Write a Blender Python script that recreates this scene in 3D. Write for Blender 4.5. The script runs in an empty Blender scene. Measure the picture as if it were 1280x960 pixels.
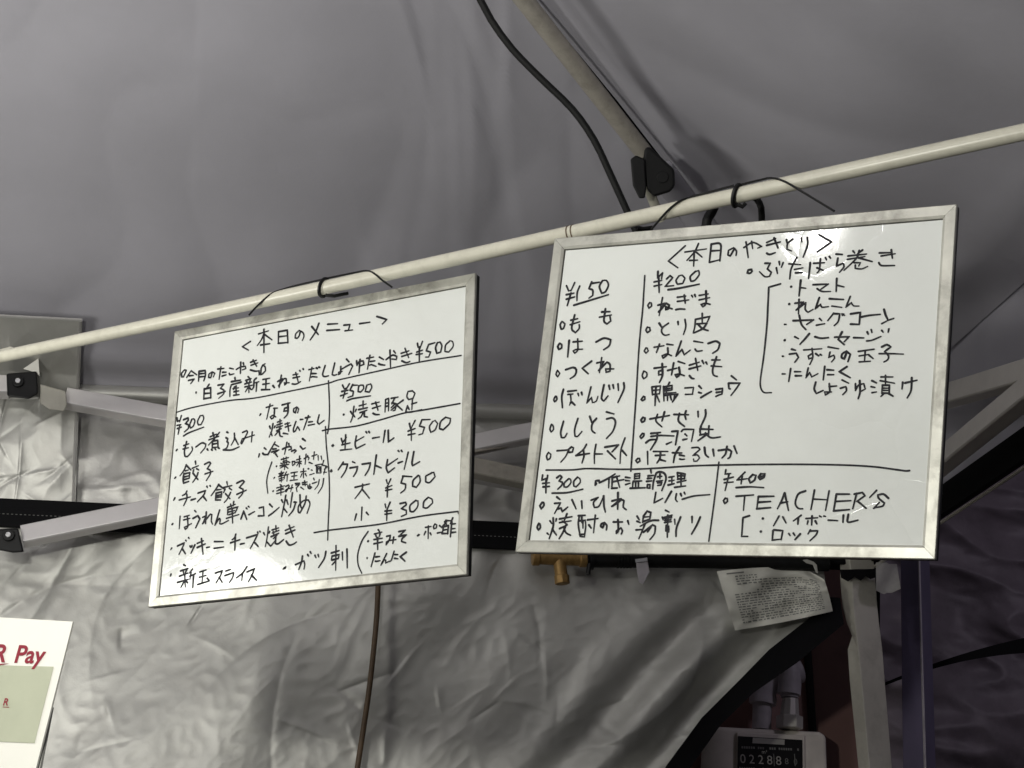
import bpy, math, random
import numpy as np
from mathutils import Vector, noise, Matrix
random.seed(7)
scene = bpy.context.scene
COL = scene.collection
# ---------------------------------------------------------------- camera, world, lamps, exposure
F = 2100.0                       # focal length in photograph pixels (1280 wide)
PITCH = math.radians(20)
CAM0 = np.array([0.0, 0.0, 1.2])
cam_d = bpy.data.cameras.new('camera'); cam = bpy.data.objects.new('camera', cam_d); COL.objects.link(cam)
cam_d.sensor_width = 36; cam_d.lens = F/1280*36; cam_d.clip_end = 200; cam_d.clip_start = .02
cam.location = CAM0; cam.rotation_euler = (math.pi/2+PITCH, 0, 0); scene.camera = cam
RIGHT = np.array([1., 0, 0]); UP = np.array([0, -math.sin(PITCH), math.cos(PITCH)]); FWD = np.array([0, math.cos(PITCH), math.sin(PITCH)])
w = bpy.data.worlds.new('World'); scene.world = w; w.use_nodes = True
bg = w.node_tree.nodes['Background']; bg.inputs[0].default_value = (.86, .82, .95, 1); bg.inputs[1].default_value = .05   # night air over the fair
def lamp(name, cxyz, power, radius, color):
    l = bpy.data.lights.new(name, 'POINT'); l.energy = power; l.shadow_soft_size = radius; l.color = color
    o = bpy.data.objects.new(name, l); COL.objects.link(o)
    o.location = CAM0 + cxyz[0]*RIGHT + cxyz[1]*UP + cxyz[2]*FWD
    return o
lamp('stall_lamp', (-.62, .33, 1.05), 50, .05, (1, .99, .91))
lamp('side_lamp', (-1.5, .0, 2.3), 33, .20, (1, .99, .92))
lamp('hanging_bulb', (-.47, .98, 1.66), 8, .028, (1, .98, .94))
lamp('right_fill_lamp', (2.3, .9, 3.4), 15, .12, (.92, .84, 1))       # violet fill added outside the canopy to brighten the dark right side
scene.view_settings.view_transform = 'Standard'; scene.view_settings.look = 'None'
scene.view_settings.exposure = 0; scene.view_settings.gamma = 1
# ---------------------------------------------------------------- helpers
def cpt(u, v, d): return CAM0 + d*((u-640)/F*RIGHT - (v-480)/F*UP + FWD)
def hit(u, v, p0, n):
    r = (u-640)/F*RIGHT - (v-480)/F*UP + FWD
    return CAM0 + r*(np.dot(p0-CAM0, n)/np.dot(r, n))
CORNER = np.array([.9, 4.15, 1.2])                       # plan position of the tent's right rear corner
ALONG = np.array([-.987, -.158, 0]); ALONG /= np.linalg.norm(ALONG)      # from that corner along the back wall, to the left
INN = np.array([-ALONG[1], ALONG[0], 0]); INN = np.array([.158, -.987, 0]); INN /= np.linalg.norm(INN)  # from the corner towards the front
def wall(u, v, off=0.): return hit(u, v, CORNER+INN*off, INN)
def side(u, v, off=0.): return hit(u, v, CORNER+ALONG*off, ALONG)
def wall_sz(p): q = p-CORNER; return float(np.dot(q, ALONG)), float(q[2])
def from_sz(s, z, off=0.): return CORNER + ALONG*s + np.array([0, 0, z]) + INN*off
class MB:
    def __init__(self): self.v = []; self.f = []
    def add(self, vs, fs):
        b = len(self.v); self.v += [tuple(float(c) for c in p) for p in vs]; self.f += [tuple(b+i for i in f) for f in fs]
    def hexa(self, lo, hi):      # two loops of equal length, closed prism
        n = len(lo); self.add(list(lo)+list(hi), [tuple(range(n-1, -1, -1)), tuple(range(n, 2*n))]+[(i, (i+1) % n, n+(i+1) % n, n+i) for i in range(n)])
    def box(self, c, ax, ay, az):
        c, ax, ay, az = map(np.array, (c, ax, ay, az))
        lo = [c-ax-ay-az, c+ax-ay-az, c+ax+ay-az, c-ax+ay-az]; hi = [p+2*az for p in lo]; self.hexa(lo, hi)
    def tube(self, pts, r, n=10, cap=True, upv=None, square=False):
        pts = [np.array(p, float) for p in pts]; rings = []
        rr = r if hasattr(r, '__len__') else [r]*len(pts)
        u0 = np.array(upv if upv is not None else (0.13, .2, .97)); prev = None
        for i, p in enumerate(pts):
            t = pts[min(i+1, len(pts)-1)]-pts[max(i-1, 0)]; t = t/np.linalg.norm(t)
            a = (prev if prev is not None else u0); a = a-t*np.dot(a, t); a /= np.linalg.norm(a); prev = a; b = np.cross(t, a)
            if square: ring = [p+rr[i]*(a*x+b*y) for x, y in square]
            else: ring = [p+rr[i]*(a*math.cos(2*math.pi*k/n)+b*math.sin(2*math.pi*k/n)) for k in range(n)]
            rings.append(ring)
        m = len(rings[0]); vs = [q for ring in rings for q in ring]; fs = []
        for i in range(len(rings)-1):
            for k in range(m): fs.append((i*m+k, i*m+(k+1) % m, (i+1)*m+(k+1) % m, (i+1)*m+k))
        if cap: fs += [tuple(range(m-1, -1, -1)), tuple((len(rings)-1)*m+k for k in range(m))]
        self.add(vs, fs)
    def disc(self, c, n, r, h, k=14):
        c = np.array(c, float); n = np.array(n, float); n /= np.linalg.norm(n); self.tube([c, c+n*h], r, k)
SQ = [(1, -.62), (1, .62), (.88, .8), (-.88, .8), (-1, .62), (-1, -.62), (-.88, -.8), (.88, -.8)]     # chamfered rectangular tube
ORG = {}
def link(o, parent, at):
    at = np.array(at, float); COL.objects.link(o)
    if parent is not None: o.parent = parent; o.location = at-ORG[parent.name]
    else: o.location = at
    ORG[o.name] = at
    return o
def obj(name, mb, mat, parent=None, smooth=False, bevel=0, angle=40):
    V = np.array(mb.v); at = np.array([(V[:, 0].min()+V[:, 0].max())/2, (V[:, 1].min()+V[:, 1].max())/2, V[:, 2].min()])
    me = bpy.data.meshes.new(name); me.from_pydata([tuple(p-at) for p in V], [], mb.f); me.update()
    if smooth: me.shade_smooth(); me.set_sharp_from_angle(angle=math.radians(angle))
    me.materials.append(mat); o = bpy.data.objects.new(name, me); link(o, parent, at)
    if bevel:
        b = o.modifiers.new('bevel', 'BEVEL'); b.width = bevel; b.segments = 2; b.limit_method = 'ANGLE'
    return o
def tag(o, label, cat, group=None):
    o['label'] = label; o['category'] = cat
    if group: o['group'] = group
    return o
def thing(name, at, label, cat, group=None):
    o = bpy.data.objects.new(name, None); o.empty_display_size = .05; link(o, None, at); return tag(o, label, cat, group)
def struct(name, mb, mat, **k): o = obj(name, mb, mat, **k); o['kind'] = 'structure'; return o
def grid(fn, nu, nv):
    mb = MB(); vs = [fn(i/nu, j/nv) for j in range(nv+1) for i in range(nu+1)]
    mb.add(vs, [(j*(nu+1)+i, j*(nu+1)+i+1, (j+1)*(nu+1)+i+1, (j+1)*(nu+1)+i) for j in range(nv) for i in range(nu)]); return mb
def crease(mb, seed, n, sr, zr, L=(.05, .2), A=(.0015, .004), W=(.006, .016), ang=None, nrm=None):
    V = np.array(mb.v); q = V-CORNER; s = q@ALONG; z = q[:, 2]; rg = np.random.RandomState(seed); d = np.zeros(len(V))
    for _ in range(n):
        cs, cz = rg.uniform(*sr), rg.uniform(*zr); th = rg.uniform(0, math.pi) if ang is None else rg.normal(ang[0], ang[1])
        l = rg.uniform(*L); a = rg.uniform(*A)*(1 if rg.rand() < .6 else -1); w_ = rg.uniform(*W); bend = rg.uniform(-2, 2)
        x = (s-cs)*math.cos(th)+(z-cz)*math.sin(th); y = -(s-cs)*math.sin(th)+(z-cz)*math.cos(th); y = y+bend*x*x
        m = (abs(x) < l) & (abs(y) < 6*w_); k_ = (1-(x[m]/l)**2)**1.5
        d[m] += a*k_*np.exp(-abs(y[m])/np.where(y[m] > 0, w_, w_*.35))
    mb.v = [tuple(p) for p in V+(INN if nrm is None else nrm)*d[:, None]]; return mb
def nz(x, y, s, z=0.): return noise.noise(Vector((x*s, y*s, z)))
def ridge(x, y, s, z=0.): return (1-abs(nz(x, y, s, z))*2.2)
def smooth_path(pts, step, corner=62):
    pts = [np.array(p, float) for p in pts]
    if len(pts) < 3: return pts
    out = [pts[0]]
    def sharp(i):
        if i <= 0 or i >= len(pts)-1: return True
        a = pts[i]-pts[i-1]; b = pts[i+1]-pts[i]; c = np.dot(a, b)/(np.linalg.norm(a)*np.linalg.norm(b)+1e-9)
        return math.degrees(math.acos(max(-1, min(1, c)))) > corner
    for i in range(len(pts)-1):
        a, b = pts[i], pts[i+1]; n = max(2, int(np.linalg.norm(b-a)/step))
        ta = (b-a) if sharp(i) else (b-pts[i-1])*.5
        tb = (b-a) if sharp(i+1) else (pts[i+2]-a)*.5
        L = np.linalg.norm(b-a)
        for t_ in (ta, tb):
            m = np.linalg.norm(t_)
            if m > 1.3*L: t_ *= 1.3*L/m
        for k in range(1, n+1):
            t = k/n; h1 = 2*t**3-3*t*t+1; h2 = -2*t**3+3*t*t; h3 = t**3-2*t*t+t; h4 = t**3-t*t
            out.append(h1*a+h2*b+h3*ta+h4*tb)
    return out
# ---------------------------------------------------------------- materials
def mat(name, base, rough=.6, metal=0., spec=.5, coat=0., vary=0., vscale=6., dirt=None, dirt_scale=8., dirt_amt=.5, bumps=(), transl=0.):
    m = bpy.data.materials.new(name); m.use_nodes = True; nt = m.node_tree; N = nt.nodes; L = nt.links; b = N['Principled BSDF']
    b.inputs['Roughness'].default_value = rough; b.inputs['Metallic'].default_value = metal; b.inputs['Specular IOR Level'].default_value = spec
    b.inputs['Coat Weight'].default_value = coat; b.inputs['Coat Roughness'].default_value = .12
    tc = N.new('ShaderNodeTexCoord'); src = tc.outputs['Object']
    def noise_tex(scale, detail=5, rgh=.6, dist=0.):
        n = N.new('ShaderNodeTexNoise'); n.inputs['Scale'].default_value = scale; n.inputs['Detail'].default_value = detail
        n.inputs['Roughness'].default_value = rgh; n.inputs['Distortion'].default_value = dist; L.new(src, n.inputs['Vector']); return n
    def mix(a, bb, fac):
        x = N.new('ShaderNodeMix'); x.data_type = 'RGBA'
        for i, s in ((6, a), (7, bb)):
            if isinstance(s, tuple): x.inputs[i].default_value = (*s, 1)
            else: L.new(s, x.inputs[i])
        L.new(fac, x.inputs[0]); return x.outputs[2]
    def ramp(s, lo, hi):
        r = N.new('ShaderNodeMapRange'); r.inputs['From Min'].default_value = lo; r.inputs['From Max'].default_value = hi; L.new(s, r.inputs['Value']); return r.outputs[0]
    col = base
    if vary:
        n = noise_tex(vscale); col = mix(tuple(c*(1-vary) for c in base), tuple(min(1, c*(1+vary)) for c in base), ramp(n.outputs[0], .3, .7))
    if dirt:
        n = noise_tex(dirt_scale, 8, .68, .4); f = N.new('ShaderNodeMath'); f.operation = 'MULTIPLY'; f.inputs[1].default_value = dirt_amt
        L.new(ramp(n.outputs[0], .47, .68), f.inputs[0]); col = mix(col, dirt, f.outputs[0])
    if isinstance(col, tuple): b.inputs['Base Color'].default_value = (*col, 1)
    else: L.new(col, b.inputs['Base Color'])
    prev = None
    for kind, scale, strength, dist in bumps:
        if kind == 'noise': h = noise_tex(scale, 6, .62).outputs[0]
        elif kind == 'crease':
            wn = noise_tex(scale*.7, 3, .5); va = N.new('ShaderNodeVectorMath'); va.operation = 'MULTIPLY_ADD'
            va.inputs[1].default_value = (.35/scale*2,)*3; L.new(wn.outputs[1], va.inputs[0]); L.new(src, va.inputs[2])
            vo = N.new('ShaderNodeTexVoronoi'); vo.feature = 'DISTANCE_TO_EDGE'; vo.inputs['Scale'].default_value = scale; L.new(va.outputs[0], vo.inputs['Vector'])
            pw = N.new('ShaderNodeMath'); pw.operation = 'POWER'; pw.inputs[1].default_value = .45; L.new(vo.outputs['Distance'], pw.inputs[0])
            mk = noise_tex(scale*.45, 2, .5); mm = N.new('ShaderNodeMath'); mm.operation = 'MULTIPLY'
            L.new(pw.outputs[0], mm.inputs[0]); L.new(ramp(mk.outputs[0], .42, .7), mm.inputs[1]); h = mm.outputs[0]
        elif kind == 'weave':
            wv = N.new('ShaderNodeTexChecker'); wv.inputs['Scale'].default_value = scale; L.new(src, wv.inputs['Vector']); h = wv.outputs[1]
        bp = N.new('ShaderNodeBump'); bp.inputs['Strength'].default_value = strength; bp.inputs['Distance'].default_value = dist; L.new(h, bp.inputs['Height'])
        if prev is not None: L.new(prev, bp.inputs['Normal'])
        prev = bp.outputs[0]
    if prev is not None: L.new(prev, b.inputs['Normal'])
    return m
M = dict(
 roof=mat('canopy_fabric', (.44, .43, .475), .55, vary=.06, vscale=2.5, bumps=(('noise', 3, .2, .02), ('noise', 420, .25, .0006))),
 valance=mat('valance_fabric', (.52, .51, .49), .42, metal=.45, vary=.08, vscale=5, bumps=(('noise', 14, .3, .008), ('noise', 60, .3, .0015))),
 silver=mat('silver_tarp', (.55, .545, .515), .45, metal=.45, vary=.04, vscale=5, dirt=(.42, .40, .37), dirt_scale=7, dirt_amt=.3, bumps=(('noise', 9, .12, .006), ('noise', 60, .28, .0012), ('noise', 300, .15, .0008))),
 strap=mat('black_webbing', (.006, .006, .007), .85, spec=.15, bumps=(('noise', 200, .3, .001),)),
 black=mat('black_plastic', (.006, .006, .0065), .45, spec=.3, bumps=(('noise', 60, .15, .001),)),
 rubber=mat('black_rubber', (.006, .006, .006), .6, spec=.25),
 pole=mat('cream_enamel', (.64, .62, .52), .33, vary=.05, vscale=18, dirt=(.42, .40, .33), dirt_scale=34, dirt_amt=.35, bumps=(('noise', 40, .15, .001),)),
 alu=mat('worn_aluminium', (.52, .515, .46), .42, metal=.4, vary=.18, vscale=22, dirt=(.20, .19, .165), dirt_scale=17, dirt_amt=.75, bumps=(('noise', 50, .2, .001),)),
 board=mat('whiteboard', (.75, .77, .74), .085, spec=.45, coat=.0, vary=.02, vscale=7, dirt=(.66, .67, .64), dirt_scale=5.5, dirt_amt=.35, bumps=(('noise', 9, .10, .003), ('crease', 11, .35, .002), ('noise', 34, .12, .0012))),
 ink=mat('marker_ink', (.014, .014, .018), .65, spec=.2, vary=.5, vscale=60, dirt=(.075, .075, .08), dirt_scale=160, dirt_amt=.6),
 tube=mat('satin_steel_tube', (.78, .75, .75), .34, metal=.4, vary=.05, vscale=12),
 rafter=mat('beige_tube', (.42, .39, .34), .5, vary=.1, vscale=30, dirt=(.2, .18, .15), dirt_scale=40, dirt_amt=.4),
 strut=mat('grey_strut', (.66, .63, .58), .45, metal=.1, vary=.08, vscale=10),
 legwhite=mat('leg_enamel', (.50, .48, .42), .45, vary=.08, vscale=10, dirt=(.2, .19, .16), dirt_scale=16, dirt_amt=.3),
 steel=mat('screw_steel', (.7, .7, .7), .25, metal=1.),
 brass=mat('brass_fitting', (.38, .235, .085), .5, metal=.55, vary=.15, vscale=40, dirt=(.16, .09, .03), dirt_scale=50, dirt_amt=.6, bumps=(('noise', 90, .3, .001),)),
 paper=mat('paper', (.68, .67, .61), .8, vary=.04, vscale=20, bumps=(('noise', 25, .3, .004),)),
 print=mat('grey_print', (.20, .20, .19), .8),
 card=mat('white_card', (.80, .79, .73), .5),
 red=mat('crimson_print', (.24, .005, .022), .5),
 olive=mat('pale_green_print', (.42, .44, .33), .55, vary=.1, vscale=10),
 wood=mat('brown_cane', (.10, .062, .032), .6, vary=.3, vscale=30, dirt=(.05, .03, .015), dirt_scale=25, dirt_amt=.6),
 redwall=mat('maroon_sheet_wall', (.30, .17, .15), .6, vary=.15, vscale=3, dirt=(.10, .07, .07), dirt_scale=6, dirt_amt=.5),
 purple=mat('violet_vinyl', (.17, .145, .24), .35, vary=.2, vscale=5),
 darktarp=mat('dark_quilted_sheet', (.23, .195, .22), .5, vary=.3, vscale=5, dirt=(.28, .25, .27), dirt_scale=16, dirt_amt=.3, bumps=(('noise', 4, .3, .02), ('noise', 40, .3, .002))),
 meter=mat('grey_cast_case', (.75, .70, .63), .5, vary=.1, vscale=20, bumps=(('noise', 60, .2, .001),)),
 fitting=mat('painted_pipe', (.5, .47, .5), .45, vary=.15, vscale=30),
 chrome=mat('dull_nut', (.6, .58, .54), .35, metal=.3),
 digit=mat('pale_digits', (.45, .44, .40), .6),
 tape=mat('pale_tape', (.42, .41, .38), .6, vary=.1, vscale=40, bumps=(('noise', 50, .3, .002),)),
 clear=mat('clear_sleeve', (.40, .40, .37), .25),
 asphalt=mat('asphalt', (.05, .05, .05), .9, bumps=(('noise', 80, .5, .01),)),
)
# handwriting: (board, [(x0, y0, scale, strokes), ...]) one entry per written line; strokes are polylines, a single point is a dot
T={'A':(210,380,6.4),'B':(400,380,6.4),'C':(200,500,6.4),'D':(390,510,6.4),'F':(340,620,5.12),'G':(310,550,10.667),
'a':(210,440,9.143),'b':(320,420,9.143),'c':(200,505,9.143),'d':(310,500,9.6),'e':(190,620,7.68),'f':(300,600,9.6),'g':(440,630,8.533),
'I':(680,330,5.333),'K':(940,340,5.333),'M':(660,570,5.333),'N':(880,570,4.923),
'h':(820,280,7.111),'i':(970,280,7.111),'j':(670,470,8),'k':(790,470,8),'m':(660,580,8.727),'n':(770,580,8.73),'P':(0,0,1)}
INK=[
('L','rule',[('P','217,516.7 241,509.4 285,501 319,497.5 365,488.5 410,479.2 423,475 478,462.8 525,452.6 576.5,444.4')]),
('L','rule',[('P','410.6,476 411.7,500 411.9,515 411,532 409.5,542')]),
('L','rule',[('P','406.9,533.4 408,557 411,588 411.9,619 410.5,650 409.7,675')]),
('L','rule',[('P','403,538.4 411,536.6 444.7,532.7 475,525 505.6,516.3 528,512.8 575,504.5')]),
('L','rule',[('P','392.7,665.9 410.3,663 440,659.5 476.7,655 525.5,645.4 572.4,639.3 573.5,642')]),
('L','t',[('A','660,300 595,342 645,370;725,240 805,215;768,203 768,388;768,235 748,285 715,332;768,240 833,288;742,328 815,318;885,222 883,315;885,222 955,210 960,312;895,262 950,255;883,315 960,308;1058,222 1050,255 1035,275 1018,272 1022,240 1050,212 1080,230 1088,260 1075,292;1208,155 1180,225 1138,288;1150,180 1203,245'),
 ('B','62,162 142,158;55,212 157,205;192,170 240,165 228,208;200,215 262,208;318,158 400,146;455,100 535,125 500,160')]),
('L','t',[('a','160,285 155,245 190,205 210,210 178,285 160,285;215,290 265,215 330,262;245,272 290,268;235,325 300,310 260,362;355,225 350,335;355,222 425,212 428,270 410,330;360,250 422,245;358,285 420,280;505,240 490,295 465,290 468,255 505,230 535,245 520,285;570,195 640,188;605,172 585,312;625,232 665,232;620,275 665,262;705,185 750,195;700,245 708,262 755,250;782,200 830,172 885,165 890,190 850,205;832,118 828,245;860,125 868,150;945,118 1012,95;950,152 1028,125;972,92 1015,165;942,205 1000,220 1040,215;1040,215 1045,255 1075,255 1115,215 1110,170 1085,150 1110,135;1085,150 1065,190 1062,240 1040,262')]),
('L','t',[('a','322,460 322,472;470,372 440,415;415,420 410,535;415,425 488,408 490,528;420,475 488,470;410,535 490,522;572,380 640,368 600,415;600,415 640,440 635,480 580,530;570,478 655,450;765,295 770,320;725,340 830,322;838,345 725,375 710,430 708,508;760,400 750,430;745,420 808,410;778,390 780,490;755,455 810,445;750,495 815,488;915,282 935,300;890,325 950,305;900,335 905,350;940,325 930,345;880,365 955,345;880,400 965,380;925,355 925,465;920,400 885,455;928,400 950,430;1010,300 985,325 980,400 960,430;985,355 1040,340;1015,350 1008,450;1085,315 1165,300;1122,310 1118,425;1085,370 1160,360;1070,432 1165,430;1200,385 1218,408'),
 ('b','290,450 265,590;250,520 300,490 260,570;260,570 320,490 345,490 350,540 330,560 325,535 380,535;425,445 480,435;425,480 500,465;455,420 485,530;415,548 460,550 510,522;500,395 508,405;538,375 545,385;605,385 665,372;640,360 610,515;635,430 690,430;635,470 645,465 700,470;690,365 705,375;720,355 732,362;790,340 762,440 785,465 830,455;900,310 870,440 895,450 925,440;970,350 965,425 945,440 945,415 985,405;968,385 1010,362;1035,265 1065,298;1020,355 1085,320 1105,345 1060,440;1150,285 1155,335 1180,295 1225,285 1235,325 1180,345;1190,270 1178,420'),
 ('B','375,435 430,425;400,412 380,522;405,460 440,455;400,490 410,485 450,500;475,425 510,445;470,478 485,485 520,490;530,445 580,410 615,420 610,445 575,440;560,370 565,510;590,375 605,395;650,395 712,375;655,420 735,395;680,355 710,430;655,455 690,470 720,460;780,315 785,345 805,340;820,300 795,370;775,385 820,370;770,405 820,398;795,350 795,465;870,325 850,375 885,385 870,425 845,425;870,325 920,310;940,310 925,350 935,395 965,385 975,335 960,305 940,310;1035,300 1005,330 1000,380 1030,385 1065,340 1060,300 1035,295')]),
('L','t',[('B','180,648 195,680 215,670;235,640 205,690;175,700 225,690;165,735 220,715;205,685 185,755;262,645 240,690 268,700 262,735 225,748;262,650 300,650;310,655 305,700 325,705 350,675 345,650 322,650 310,665;375,650 362,700 395,705 415,665 405,640 378,648;215,775 260,758 405,735')]),
('L','t',[('B','190,885;245,860 260,885;272,820 262,900 245,945;265,885 280,905;290,845 282,862;315,815 370,800;345,778 345,835;310,845 380,830;320,870 375,850;345,865 330,900 305,920;355,860 355,900 380,905;415,800 475,785;420,835 485,815;445,785 465,850;425,875 445,885 475,885;525,765 520,865;525,765 550,755 548,855;525,795 548,790;525,820 548,815;570,755 625,745;600,750 575,800;575,790 615,800 600,850 585,855;600,800 570,830;610,815 570,850;665,770 610,810;610,805 660,850;740,695 705,700 695,740 710,765 745,755 760,715 740,695;740,755 735,845;735,800 775,788;700,815 685,865 730,865 815,845;700,820 715,845')]),
('L','t',[('c','195,160 200,200 230,185;245,135 225,205;195,245 240,235;200,280 245,265;228,240 208,345;270,180 320,160 325,185 290,225 325,240 325,280 280,320;365,175 340,240 350,275 380,255 400,195 385,170 365,175;460,135 430,200 440,240 470,235 500,170 490,130 460,135;270,365 330,330 500,265')]),
('L','t',[('c','195,522 185,535;305,430 280,540 285,595 315,600 370,530 365,490;272,475 330,455;265,515 325,500;412,490 480,445 525,460 515,500 465,560;575,375 645,345;605,330 625,400;560,410 672,370;680,325 620,400 555,470;600,425 660,415 665,500;600,425 598,505;600,460 660,450;600,500 662,492;540,515 550,530;590,520 600,530;630,512 640,525;668,500 680,510;765,320 780,330;755,385 775,400 765,430 780,445 765,500 725,525;725,525 820,525 905,490;850,335 850,400 815,470;850,380 895,465;945,325 990,305 1000,325 935,455 925,445 940,400 1080,355;1055,320 1045,435')]),
('L','t',[('c','180,838 168,850;300,695 280,750 230,820;300,700 355,755;290,765 325,755;275,800 340,785;340,785 335,850;275,795 265,850 270,905 330,885;275,835 335,820;275,865 330,850;405,655 410,690;370,735 440,705;385,755 375,795;420,740 445,755;435,785 420,830 375,895;385,800 435,865;510,690 560,665 580,680 540,740 575,760 575,800 530,875;515,800 605,770')]),
('L','t',[('C','119,785 110,802;215,730 205,750 180,765;155,800 245,775;215,755 215,790 190,845;250,800 285,790;305,745 365,725 350,760 300,815;345,770 372,805;375,690 380,700;400,685 405,692;470,675 450,710 410,765;470,680 510,710;455,720 490,715;450,745 495,735 490,780;450,745 445,800 485,800;455,765 490,758;455,780 490,775;535,655 540,680;510,700 575,685;520,715 510,740;555,705 575,720;565,740 540,790 515,820;525,750 560,790;615,665 660,645 675,655 635,700 665,715 660,750 630,785;615,755 690,722')]),
('L','t',[('e','200,266 190,275;197,272 194,268;270,195 262,315;310,200 360,185;305,230 365,215;340,195 345,295 320,320 312,300 335,290 380,265;410,140 425,155;395,215 440,190 460,220 420,305;522,155 515,265;487,205 520,190 487,265;487,265 560,175 575,180 570,240 582,270;650,135 605,280 645,215 655,225 650,265 670,268 735,235;725,110 800,80;755,80 765,110;785,55 780,95;730,130 725,180;730,130 825,105 800,160;735,155 795,140;740,180 800,160;715,215 835,178;770,120 775,260;855,220 880,145 910,225;905,115 915,125;925,100 935,108;930,180 985,150;1030,115 1070,105 1075,190;1022,192 1078,190'),
 ('f','355,290 390,325;345,430 400,390 470,330;500,240 515,270;550,185 535,270 500,440;560,240 578,295;525,340 565,390;630,155 605,330;650,265 680,268;665,285 640,360 585,430;720,180 725,300 745,350;795,195 780,280 720,395 700,380 705,310 760,250 820,240 840,290 805,400')]),
('L','t',[('e','190,500 180,515;245,480 310,450 300,480 260,560;290,505 322,555;325,425 330,435;352,400 358,408;365,480 372,495;385,478 382,492;412,470 375,550;435,455 495,430;435,495 512,460;475,410 490,560;525,495 555,490;600,438 685,438;597,503 690,490;805,368 795,400 770,420;755,450 845,420;800,400 795,520;850,462 888,455'),
 ('f','80,695 210,655 180,720 125,820;180,755 220,798;212,625 218,640;238,615 245,625;285,635 298,660;342,565 325,700 305,800;325,745 370,795 430,720;355,620 350,640;385,600 465,575;430,550 435,620;390,635 470,605;375,680 465,640;400,620 410,670;445,660 400,705;430,680 425,760 455,768 525,715;545,605 650,560;550,645 660,600;590,545 640,685;555,735 590,780 640,770 678,745')]),
('L','t',[('e','183,752 178,768;305,660 325,672;275,720 345,695;300,715 305,745;335,705 320,740;265,770 345,740;245,830 350,800;315,755 320,875;315,810 278,878;325,815 345,835;390,700 360,740;375,735 365,800;365,770 420,745;400,760 392,880;460,730 520,710;490,725 480,835;455,780 520,762;440,850 550,815;530,790 550,810;608,740 675,718 655,770 615,835;645,780 675,830;710,720 755,705;700,765 785,735 775,780 745,830;912,678 870,740 812,785;870,740 862,810;912,730 985,698 960,760 925,825;955,760 1005,810')]),
('L','t',[('F','88,455 72,468;84,462 78,458;150,440 205,415 210,440 205,468;195,385 190,420 172,470;228,375 235,385;245,358 252,368;275,380 282,395;295,375 300,390;345,355 335,400 298,458;380,365 430,350;410,318 408,475;385,385 380,410;385,385 430,375 425,400;385,410 425,400;405,420 385,440;450,360 452,410;480,340 482,460;615,228 575,290 550,370 552,440 575,495')]),
('L','t',[('g','172,397;280,275 295,295;240,320 320,300;255,335 262,355;300,320 290,350;235,380 325,365;235,425 325,405;272,360 275,485;370,345 410,335 400,380 365,435 368,405 400,390 470,380;445,355 435,420;500,295 570,280 510,335;500,345 580,330 535,370 530,400 575,415;700,338 720,328;710,328 710,338;785,250 845,240;815,235 812,370;785,295 770,330;835,310 845,330;885,215 870,240 875,265 900,255 905,225 885,212;935,230 950,245;912,310 960,300;960,250 1020,175;975,250 965,310;985,240 1030,230 1020,320;975,280 1020,270;960,315 1025,315;1000,175 1060,180;1075,150 1050,210;1065,190 1050,350;1065,215 1105,210;1065,265 1100,262;1065,305 1108,300;990,190 1010,220')]),
('L','t',[('g','162,575 162,582;245,525 205,668;255,565 295,560;250,610 262,612 300,605;370,530 310,650 345,595 360,600 360,630 400,610;450,505 420,600 400,615;460,540 490,540;455,580 490,585;580,515 515,562 565,610')]),
('L','t',[('d','152,170 142,186;220,90 300,65;265,52 225,230;310,100 355,98;320,105 310,205 285,228 268,205 300,185 335,205;410,60 505,35;480,40 478,160 435,215;475,90 440,100 432,135 470,130;585,95 570,155 548,140 550,105 585,85 608,110 595,155')]),
('L','t',[('d','260,315 270,345;300,285 285,370 255,445;275,390 290,430;325,315 315,335;355,265 405,250;385,235 385,300;350,300 410,280;345,330 415,310;385,330 360,380 325,425;375,370 385,430 415,440;345,370 400,345;445,290 500,275;450,325 515,305;475,275 490,375;425,400 480,408;575,260 545,350 550,385 570,370 595,320 610,340 620,365;630,235 660,232;690,215 745,205;725,190 668,355;730,265 775,260;725,305 800,290;855,180 835,265 855,290 915,245')]),
('L','t',[('d','137,650 128,685;195,575 220,595;178,640 195,655 240,655;240,655 325,505;315,530 370,560;300,590 340,585;285,625 370,600 310,640;330,645 355,680;415,590 470,565 515,560 520,590 490,600;468,510 440,650;490,525 495,550;525,615 560,600 578,610 555,635;655,465 690,492;628,555 660,592 690,575')]),
('L','s',[('G','318,295 270,440 250,560 265,710;380,350;445,260 540,235;475,240 480,270;510,230 510,260;470,285 520,275 515,330;470,285 468,330;470,305 518,300;430,345 545,325;440,310 455,320;535,290 560,300;490,320 488,395;485,345 430,375;495,345 535,380;595,285 590,325;590,290 625,285 625,320 595,340;650,265 705,250;640,300 715,285;688,215 685,360;680,300 650,345;690,300 712,320;750,250 790,225 815,240 805,265;775,190 762,325;795,210 805,225;815,300 860,315;855,215 920,195;885,160 875,260;935,210 938,270;975,215 985,265;1010,515 990,620 935,710')]),
('L','s',[('G','355,500 345,514;415,450 480,430;445,420 445,560;410,490 480,470;415,520 480,500;420,545 470,530;425,470 470,450;515,425 490,470 485,520;495,470 545,455;525,465 520,550;575,440 660,425;620,435 612,535;585,485 655,475;565,540 660,530;705,425 775,415;740,385 740,505;720,450 702,495;765,450 780,480;808,378 808,392;800,385 816,385;845,400 860,405;825,465 885,445;900,340 980,320;915,355 915,440;915,360 975,355 975,440;915,440 975,440;925,385 970,385;930,365 930,420;960,365 960,420;1010,275 990,340;985,330 1055,355;1040,345 1010,455;1020,390 1060,360;1010,430 1050,430')]),
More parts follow.
